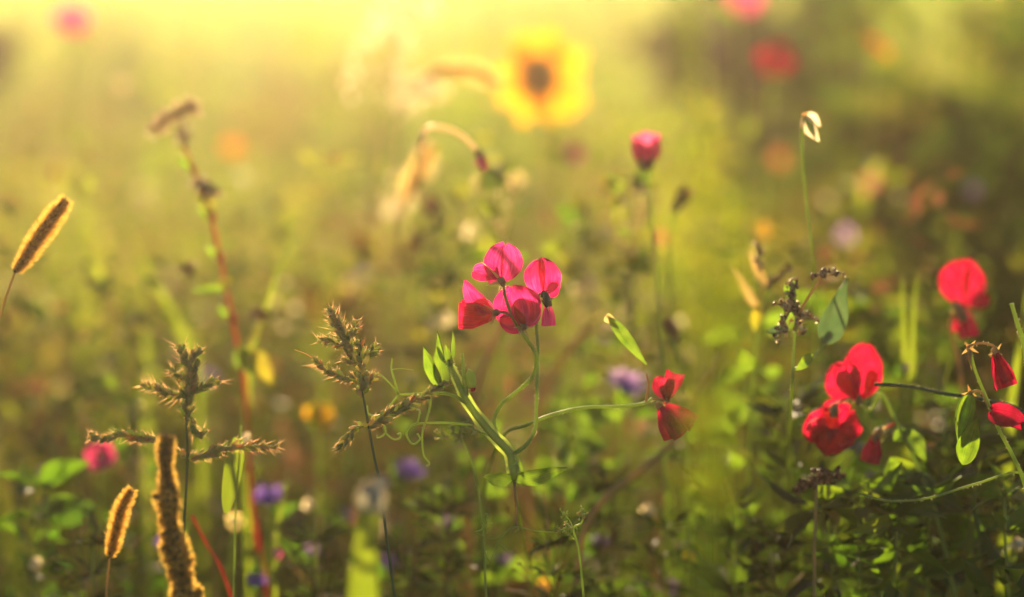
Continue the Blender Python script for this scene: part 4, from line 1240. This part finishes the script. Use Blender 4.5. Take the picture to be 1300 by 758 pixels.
panicle('cream coloured feathery grass panicle glowing out of focus left of the sunflower', [(528, -14), (512, 30), (496, 80), (484, 130), (474, 190), (470, 280), (472, 420), (476, 560)], 2.55, 26, 78, 6, size=7, group='feathery grass panicles', droop=.8, reach=.42)
panicle('pale grass panicle arching to the right out of focus above the hanging bud', [(556, 118), (540, 116), (520, 128), (500, 152), (486, 190), (478, 280), (476, 420), (480, 560)], 2.5, 16, 48, 6, size=6.5, group='feathery grass panicles', droop=.7, reach=.40)
panicle('pale pinkish grass panicle leaning out of focus below the cream coloured one', [(548, 190), (530, 220), (508, 258), (494, 300), (486, 360), (480, 430), (478, 560)], 2.45, 15, 36, 6, size=6.5, group='feathery grass panicles', droop=.7, reach=.42)
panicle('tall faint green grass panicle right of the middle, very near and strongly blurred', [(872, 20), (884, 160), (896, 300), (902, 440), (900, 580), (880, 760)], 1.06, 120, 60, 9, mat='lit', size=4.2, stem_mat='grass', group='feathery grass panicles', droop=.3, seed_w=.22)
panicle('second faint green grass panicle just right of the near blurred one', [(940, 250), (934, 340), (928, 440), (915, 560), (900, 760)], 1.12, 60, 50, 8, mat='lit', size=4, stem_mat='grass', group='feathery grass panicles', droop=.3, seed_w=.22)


def single_blade(label, pts, hw, d, mat='grass', group='broad grass blades', dx=0.0, tip=None):
    path = px_path(pts, d)
    full = to_ground(list(path), dx, .03)
    root = thing('broad_grass', label, 'grass blade', base_of(full), group)
    q = [p for p in full][::-1]
    s = mpp(d); mb = MB(); V, F = [], []
    n = len(q)
    for i, p in enumerate(q):
        t = norm(q[min(i + 1, n - 1)] - q[max(i - 1, 0)]); w = norm(np.cross(t, FWD + .35 * RT))
        h = hw * .62 * s * BLADE(i / (n - 1)); up = norm(np.cross(w, t)) * h * .35
        V += [p - w * h + up, p, p + w * h + up]
    for i in range(n - 1):
        F += [(3 * i, 3 * i + 1, 3 * i + 4, 3 * i + 3), (3 * i + 1, 3 * i + 2, 3 * i + 5, 3 * i + 4)]
    mb.add(V, F)
    mb.build('leaf', M[mat], root)
    if tip:
        tb = MB(); petal_px(tb, *tip[0], d=d, **tip[1]); petal_px(tb, *tip[2], d=d, **tip[3]); tb.build('folded_tip', [M['greytip']], root)
    return root


M['lime'] = leafy('lime_blade', [(0, (0.06, 0.095, 0.014)), (1, (0.09, 0.125, 0.02))], trans=(2.5, 2.3, .6), tmix=.55, gloss=.05, source='noise', noise=40)
single_blade('broad green blade with a bleached folded tip, blurred close to the lens', [(474, 606), (470, 630), (463, 680), (459, 730), (457, 780)], 36, 1.38, 'lime',
             tip=(((470, 650, -.006), (474, 610, -.008), 19), dict(prof=lambda v: 1 - .35 * v ** 4, cup=.5, bend=.15), ((474, 608, -.008), (482, 640, -.03), 20), dict(prof=LEAF, cup=.3)))
d = 1.72
st = to_ground(px_path([(306, 540), (304, 570), (300, 620), (298, 700), (296, 780)], d), -.01, .04)
lb = thing('grass_plant', 'bright lime leaf lit through, hanging under the level right arm of the bristly grass', 'grass plant', base_of(st))
stem_part(lb, st, .0005, .0007, mat='stem')
leaf_part(lb, (302, 556, -.01), (284, 652, -.02), 12, d, mat='lime', prof=lambda v: min(1, .5 + v * 2) * (1 - .75 * v ** 5), fold=.25, ruffle=.05, roll=20)

for lab, pts, hw, d in [
    ('blurred green blade slanting behind the golden foxtail and the red stem', [(168, 296), (182, 330), (202, 370), (224, 410), (240, 450), (250, 540)], 15, 2.2),
    ('blurred upright green blade beside the slanting one', [(178, 330), (180, 370), (184, 420), (186, 500), (188, 600)], 11, 2.3),
    ('faint upright blade between golden foxtail and slanting blade', [(92, 350), (95, 390), (96, 440), (98, 520), (98, 620)], 13, 2.4),
    ('short faint blade above the golden foxtail', [(112, 262), (114, 290), (118, 330), (122, 420), (124, 520)], 11, 2.7),
    ('blurred blade arching to the right of the red stem', [(384, 298), (366, 318), (352, 345), (340, 385), (322, 430), (312, 520)], 7, 2.0),
    ('blurred lit blade upright at right of the arching one', [(405, 310), (406, 350), (408, 400), (408, 480), (410, 560)], 9, 2.5),
    ('blurred green blade rising at the right border behind the thick hairy stem', [(1304, 360), (1296, 420), (1288, 480), (1280, 560), (1276, 660)], 13, 1.85),
    ('slim green blade upright behind the brown seed cluster and big leaf', [(1165, 345), (1160, 390), (1158, 440), (1156, 520), (1150, 620)], 9, 1.9),
    ('slim upright blade left of another behind the ruffled red blossoms', [(1145, 345), (1146, 390), (1148, 440), (1146, 520), (1140, 620)], 9, 1.9),
    ('short lit blade low at left below the slanting blade', [(244, 360), (246, 400), (248, 440), (250, 520), (252, 600)], 8, 2.3),
    ('lit blade showing between the red stem and the violet cornflower', [(364, 590), (360, 630), (350, 680), (346, 760)], 9, 1.9),
    ('green blade at right below the twisted bare stem', [(1250, 560), (1238, 620), (1232, 690), (1230, 770)], 10, 1.75),
]:
    single_blade(lab, pts, hw, d, 'lime')

# dry straw stems, blurred, behind the flowers
for lab, pts, d, r in [
    ('straw stem slanting up to the right under the drooping red pair', [(880, 520), (850, 565), (810, 600), (770, 630), (740, 680), (730, 770)], 1.85, .0016),
    ('straw stem slanting behind the pink cluster to the left', [(640, 410), (620, 450), (606, 490), (600, 560), (596, 680)], 1.95, .0018),
    ('straw stem slanting behind the pink cluster to the right', [(750, 410), (715, 455), (690, 500), (676, 560), (670, 680)], 2.0, .0018),
    ('straw stem arching level behind the pink cluster', [(765, 410), (730, 432), (690, 440), (640, 440), (600, 442), (590, 520), (588, 660)], 2.1, .0014),
    ('thin dry stem leaning right above the lilac cornflower', [(925, 430), (905, 470), (880, 510), (850, 590), (830, 700)], 2.0, .0012),
    ('reddish dry stem leaning across the low left corner', [(244, 655), (262, 690), (280, 720), (300, 775)], 1.8, .0008),
    ('pale dry stem leaning right at the low middle', [(800, 545), (775, 575), (745, 600), (715, 640), (690, 720)], 2.15, .0016),
]:
    st = to_ground(px_path(pts, d), .01, .03)
    o = thing('straw_stem', lab, 'stem', base_of(st), 'dry stems')
    stem_part(o, st, r * 1.1, r * 1.4, mat='redstem' if 'reddish' in lab else 'straw')

# ---- 8. leafy sprays of the middle distance ------------------------------------------------
def spray(name, label, cat, top, d, n, lsize, mat, spread=1.0, group=None, hk=.5, seeds=0, seed_mat='pale', prof=LEAF, aspect=.3, tilt=.8):
    """an upright leafy plant whose top shows at pixel `top`"""
    t = P(top[0], top[1], d)
    path = spline([t, np.array((t[0] + random.uniform(-.02, .02), t[1], t[2] * .6)), np.array((t[0] + random.uniform(-.03, .03), t[1] + .02, -.01))], 10)
    root = thing(name, label, cat, base_of(path), group)
    stem_part(root, path, .0008, .0018)
    mb = MB(); k = len(path)
    for i in range(n):
        f = random.random() ** 1.4 * hk; p = path[int(f * (k - 1))]
        an = random.uniform(0, 6.28); dr = norm(np.array((math.cos(an), math.sin(an), random.uniform(-.1, .9))))
        L = lsize * random.choice((.45, .6, .8, 1.0, 1.5)) * random.uniform(.8, 1.15)
        off = dr * random.uniform(0, spread) * max(lsize, .03 if aspect > .2 else 0) * (.3 + f * 2)
        mb.petal(p + off, p + off + dr * L, L * aspect, prof=prof, ref=np.array((0, 0, 1)) * .4 + tilt * np.array([random.gauss(0, 1) for _ in range(3)]), fold=.3, bend=-.25, nu=4, nv=5)
        if random.random() < .3:
            mb.tube([p, p + off], .0005, .0004, 4)
    mb.build('leaves', M[mat], root)
    if seeds:
        mb = MB()
        for i in range(seeds):
            c = path[int(random.random() * .25 * (k - 1))] + np.array([random.gauss(0, 1) for _ in range(3)]) * lsize * .5 * spread
            mb.ell(c, np.array([random.gauss(0, 1) for _ in range(3)]), lsize * .08, lsize * .12, 5, 4)
            mb.tube([path[0] * .4 + path[3] * .6, c], .0003, .0003, 3)
        mb.build('seed_head', M[seed_mat], root)
    return root


G8 = 'leafy weeds of the meadow'
for nm, lab, top, d, n, ls, mt, kw in [
    ('leafy_weed', 'leafy weed with pale glinting buds right of the hanging dark red bud', (640, 222), 2.0, 32, 0.0186, 'herb', dict(seeds=14, spread=.8)),
    ('leafy_weed', 'leafy weed with pale flecks below the cup shaped pink bud', (800, 250), 2.0, 56, 0.0161, 'herb', dict(seeds=30, spread=1.3)),
    ('leafy_weed', 'leafy weed with cream flecks left of the one below the pink bud', (745, 270), 2.1, 48, 0.0161, 'herb', dict(seeds=30, spread=1.3)),
    ('leafy_weed', 'bushy weed behind the ruffled red blossoms', (1090, 405), 2.1, 144, 0.0279, 'herb', dict(spread=1.3, aspect=.2)),
    ('leafy_weed', 'bushy weed under the far right red blossom', (1180, 405), 2.2, 144, 0.0279, 'herb', dict(spread=1.3, aspect=.2)),
    ('leafy_weed', 'dark leafy weed filling the low right corner', (1180, 620), 1.78, 88, 0.0310, 'herb', dict(spread=1.1, prof=LANCE, aspect=.16)),
    ('leafy_weed', 'dark narrow leaved weed low right of the ruffled blossoms', (1090, 640), 1.75, 72, 0.0310, 'herb', dict(spread=1.1, prof=LANCE, aspect=.16)),
    ('leafy_weed', 'leafy weed at the right border near the bottom', (1275, 630), 1.72, 64, 0.0279, 'herb', dict(spread=1.1, prof=LANCE, aspect=.16)),
    ('leafy_weed', 'green weed under the wavy pea leaf, soft behind the thin tendrils', (600, 560), 1.95, 56, 0.0217, 'pealeaf', dict(spread=1.0)),
    ('leafy_weed', 'green weed soft behind the two curved flower stalks', (730, 520), 2.0, 56, 0.0217, 'pealeaf', dict(spread=1.0)),
    ('leafy_weed', 'sunlit weed behind the straw stem and drooping pair', (900, 560), 2.0, 64, 0.0248, 'pealeaf', dict(spread=1.0)),
    ('leafy_weed', 'dim leafy weed in the low left corner', (40, 620), 1.9, 64, 0.0248, 'herb', dict(spread=1.0)),
    ('leafy_weed', 'weed with pale heads below the bristly head and left of the red stem', (165, 505), 2.05, 48, 0.0186, 'herb', dict(seeds=16, spread=1.0)),
    ('leafy_weed', 'weed with cream heads just below the faint lilac cornflower', (955, 430), 2.0, 56, 0.0186, 'pealeaf', dict(spread=1.0)),
]:
    spray(nm, lab, 'weed', top, d, n, ls, mt, group=G8, **kw)
for lab, top, d, n in [
    ('feathery chamomile clump at the bottom border under the pea tendrils', (700, 690), 1.78, 260),
    ('feathery chamomile clump low behind the thin tendrils', (560, 650), 1.85, 260),
    ('feathery chamomile clump with brown heads right of the thin tendrils', (770, 620), 1.9, 260),
    ('feathery chamomile clump at the bottom right of the blurred blade', (520, 700), 1.85, 220),
    ('feathery chamomile clump low between straw stem and near panicle', (840, 670), 1.85, 220),
    ('feathery chamomile clump at the bottom left beside the thick spike', (120, 690), 1.8, 200),
    ('feathery chamomile clump at the bottom between red stem and bleached blade', (400, 690), 1.85, 220),
    ('feathery chamomile clump at the bottom under the ruffled red blossoms', (980, 690), 1.8, 220),
]:
    spray('chamomile', lab, 'chamomile', top, d, n, .013, 'painted_shade_herb', spread=2.6, group='feathery chamomile clumps', seeds=26, seed_mat='brown' if 'brown' in lab else 'straw', prof=LANCE, aspect=.12, hk=.45)

# small umbel of pale buds in focus to the right of the tendrils
d = 1.66
st = to_ground(px_path([(742, 650), (738, 664), (728, 672), (735, 700), (742, 770)], d), .0, .03)
um = thing('parsley_weed', 'small sprig of pale green budlets beside the thin tendrils', 'weed', base_of(st))
stem_part(um, st, .0005, .0008)
mb = MB(); s = mpp(d)
for (cx, cy, n) in [(737, 652, 26), (716, 652, 9), (721, 668, 18), (712, 672, 12), (724, 676, 8)]:
    for i in range(n):
        q = P(cx + random.gauss(0, 4), cy + random.gauss(0, 3.5), d + random.gauss(0, .002)); mb.tube([P(cx, cy + 3, d), q], .0002, .0002, 3)
        mb.ell(q, np.array([random.gauss(0, 1) for _ in range(3)]), s * 1.4, s * 2.0, 5, 4, mat=random.choice((0, 0, 1)))
for a, b in [((728, 672), (721, 668)), ((728, 672), (716, 652)), ((728, 672), (712, 674))]:
    mb.tube(px_path([a, ((a[0] + b[0]) / 2 + 2, (a[1] + b[1]) / 2), b], d), .0003, .0003, 4)
mb.build('seed_head', [M['stem'], M['sepal']], um)
# the same kind below the pea shoot, a little soft
d = 1.70
st = to_ground(px_path([(592, 535), (585, 552), (600, 590), (612, 660), (618, 770)], d), .0, .03)
um = thing('parsley_weed', 'small sprig of grey green budlets soft behind the coiled tendrils', 'weed', base_of(st))
stem_part(um, st, .0005, .0008)
mb = MB(); s = mpp(d)
for (cx, cy, n) in [(575, 545, 18), (562, 553, 14), (592, 540, 20), (598, 548, 14), (582, 552, 14)]:
    for i in range(n):
        q = P(cx + random.gauss(0, 5), cy + random.gauss(0, 4), d + random.gauss(0, .004)); mb.tube([P(cx, cy + 3, d), q], .0002, .0002, 3)
        mb.ell(q, np.array([random.gauss(0, 1) for _ in range(3)]), s * 1.4, s * 2.1, 5, 4, mat=random.choice((0, 0, 1)))
mb.build('seed_head', [M['stem'], M['sepal']], um)
# dark withered cluster at lower right
d = 1.72
st = to_ground(px_path([(1038, 600), (1036, 640), (1034, 700), (1034, 770)], d), .0, .03)
wc = thing('buckwheat', 'drooping dark brown seed cluster under the lower ruffled red blossom', 'buckwheat', base_of(st), 'buckwheat plants in seed')
stem_part(wc, st, .0008, .0012, mat='straw')
nut_cluster(wc, [(1068, 606), (1045, 602), (1030, 612), (1012, 624)], d, 9, 60, 5.5, 'brown')


# ---- 9. tall soft bushes at the right and dark shrubs added for shade ------------------------------------------
def bush(label, x, y, h, r, n, mat, name='fennel', cat='fennel', group=None, ls=(.02, .05), aspect=.12):
    root = thing(name, label, cat, (x, y, 0), group)
    sb = MB()
    for i in range(9):
        an = random.uniform(0, 6.28)
        tip = np.array((x + math.cos(an) * r * random.uniform(.2, .8), y + math.sin(an) * r * random.uniform(.2, .8), h * random.uniform(.7, 1)))
        m = MB(); m.tube(spline([np.array((x, y, -.01)), np.array((x, y, 0)) * .4 + tip * .6 + np.array((0, 0, -.02)), tip], 5), .004, .001, 5); m.build('stem', M['stem'], root)
    cl = RNG.normal(size=(26, 3)) * np.array([r * .5, r * .5, h * .22]) + np.array([x, y, h * .62])
    k = RNG.integers(0, 26, n)
    c = cl[k] + RNG.normal(size=(n, 3)) * r * .2
    c[:, 2] = np.clip(c[:, 2], .02, h * 1.1)
    v, f = leaf_cloud(c[:, 0], c[:, 1], c[:, 2], ls[0] + (ls[1] - ls[0]) * RNG.random(n), aspect)
    me = bpy.data.meshes.new('leaves'); me.from_pydata((v - np.array([x, y, 0])).tolist(), [], f.tolist()); me.materials.append(M[mat]); me.update()
    o = bpy.data.objects.new('leaves', me); COL.objects.link(o); o.parent = root
    return root


bush('tall feathery green fennel blurred at the upper right border', .56, 3.1, .86, .16, 4200, 'herb', group='tall feathery plants')
bush('second feathery fennel just left of the tall one at upper right', .44, 3.5, .80, .12, 3000, 'herb', group='tall feathery plants')
bush('feathery fennel behind the far right red blossom', .48, 2.6, .66, .13, 3000, 'herb', group='tall feathery plants')
bush('dark shrub added in place of the shade at the top right', .44, 4.2, .80, .15, 3000, 'shrub', 'shrub', 'shrub', None, (.03, .07), .5)  # added to darken the gap between the bushes
bush('dark shrub added in place of the shade in the top left corner', -.83, 4.2, .78, .07, 1300, 'shrub', 'shrub', 'shrub', None, (.03, .07), .5)  # added to darken the corner

# ---- 10. small pale florets that blur to discs of light -------------------------------------
def floret(label, cx, cy, r, d, mat='pale', base=None):
    c = P(cx, cy, d); s = mpp(d)
    path = to_ground([c, c - np.array((.004, -.004, .03))], random.uniform(-.02, .02), .04)
    root = thing('floret', label, 'small flower', base_of(path), 'pale florets in the meadow')
    stem_part(root, path, .0005, .0007)
    mb = MB()
    mb.ell(c, UP, r * s * .55, r * s * .55, 10, 8, mat=1)
    for i in range(7):
        an = i * 2 * math.pi / 7 + random.uniform(-.2, .2)
        dr = RT * math.cos(an) + UP * math.sin(an) + FWD * random.uniform(-.3, .3)
        mb.petal(c, c + dr * r * s * random.uniform(.8, 1.1), r * s * .36, prof=OBOV, bend=.15, nu=3, nv=4)
    mb.build('flower_head', [M[mat], M['glint_bead']], root)


for lab, cx, cy, r, d, mt in [
    ('pale floret blurred to a disc just right of the pink cluster', 748, 358, 9, 2.15, 'pale'),
    ('pale floret touching the pink cluster from the right', 730, 361, 8, 2.15, 'pale'),
    ('pale floret glowing above the pink cluster to its left', 597, 293, 9, 2.25, 'pale'),
    ('pale floret below the hanging dark red bud', 608, 236, 11, 2.2, 'sepal'),
    ('pale floret right of the hanging dark red bud', 655, 229, 11, 2.2, 'sepal'),
    ('orange cream floret left of the pea shoot tip', 550, 414, 10, 2.1, 'sepal'),
    ('cream floret touching the pea shoot tip', 566, 405, 9, 2.1, 'pale'),
    ('pale floret low left of the bleached blade', 392, 641, 8, 2.0, 'pale'),
    ('white floret at the bottom right of the wavy pea leaf', 822, 650, 11, 1.95, 'pale'),
    ('pale floret in the weed below the cup shaped bud', 795, 290, 9, 2.2, 'sepal'),
    ('cream floret left of the weed below the cup shaped bud', 768, 296, 10, 2.2, 'sepal'),
    ('cream floret above the orange dried leaves', 962, 318, 9, 2.0, 'sepal'),
    ('pale floret beside the lower red of the drooping pair', 868, 505, 8, 1.95, 'sepal'),
    ('flat pale floret low between the thick spike and the violet blue cornflower', 298, 662, 12, 1.95, 'sepal'),
    ('cream floret on top of the bright lime leaf', 312, 556, 7, 1.85, 'pale'),
    ('pale floret by the red blossoms close to the twisted straw', 1150, 466, 7, 1.9, 'sepal'),
    ('dusky floret near the upper right border', 1234, 240, 9, 2.6, 'lilac'),
    ('dusky pink floret under the nodding seed pod', 1105, 232, 11, 2.7, 'rose'),
    ('grey floret low under the nodding seed pod', 1073, 298, 11, 2.6, 'lilac'),
    ('yellow floret right of the near blurred panicle', 968, 292, 9, 2.3, 'yellow'),
    ('pale floret at the left edge above the golden foxtail', 155, 108, 9, 2.8, 'sepal'),
    ('reddish floret half hidden in the weed under the pink bud', 838, 300, 8, 2.3, 'coral'),
    ('pinkish floret low right of the red stem', 352, 702, 8, 1.9, 'rose'),
    ('cream floret in the lower right corner', 1292, 690, 10, 1.8, 'pale'),
    ('pale floret near the left border at the bottom', 46, 716, 9, 1.9, 'pale'),
    ('yellow floret above the feathery clump under the tendrils', 690, 742, 8, 1.95, 'yellow'),
    ('cream floret right of the straw stem at the bottom', 880, 700, 10, 2.0, 'yellow'),
]:
    floret(lab, cx, cy, r, d, mt)

bush('feathery fennel filling the right border behind the seed pod', .66, 3.6, .74, .16, 3600, 'herb', group='tall feathery plants')
bush('low feathery fennel between seed pod and far right red blossom', .42, 3.0, .62, .12, 2600, 'herb', group='tall feathery plants')

for lab, top, d, n, ls in [
    ('narrow leaved weed in the tangle left of the closed drooping blossom', (1000, 520), 1.85, 120, .03),
    ('narrow leaved weed in the tangle below the level green stem', (1200, 520), 1.85, 130, .032),
    ('narrow leaved weed in the tangle at the bottom right border', (1240, 600), 1.80, 130, .032),
    ('narrow leaved weed in the tangle at the bottom under the blurred panicle', (930, 640), 1.82, 120, .028),
    ('narrow leaved weed in the tangle under the dark withered seed cluster', (1050, 650), 1.76, 120, .03),
]:
    spray('leafy_weed', lab, 'weed', top, d, n, ls, 'painted_shade_herb', group=G8, spread=1.3, prof=LANCE, aspect=.11, hk=.6)

for lab, top, d, n, ls in [
    ('narrow leaved weed low in the tangle between bottom border and level thin stem', (1140, 655), 1.74, 150, .030),
    ('narrow leaved weed behind the stalk of the closed drooping blossom', (1120, 560), 1.90, 130, .030),
    ('narrow leaved weed low behind the sideways pea stem', (720, 600), 1.95, 110, .024),
]:
    spray('leafy_weed', lab, 'weed', top, d, n, ls, 'herb', group=G8, spread=1.4, prof=LANCE, aspect=.12, hk=.6)
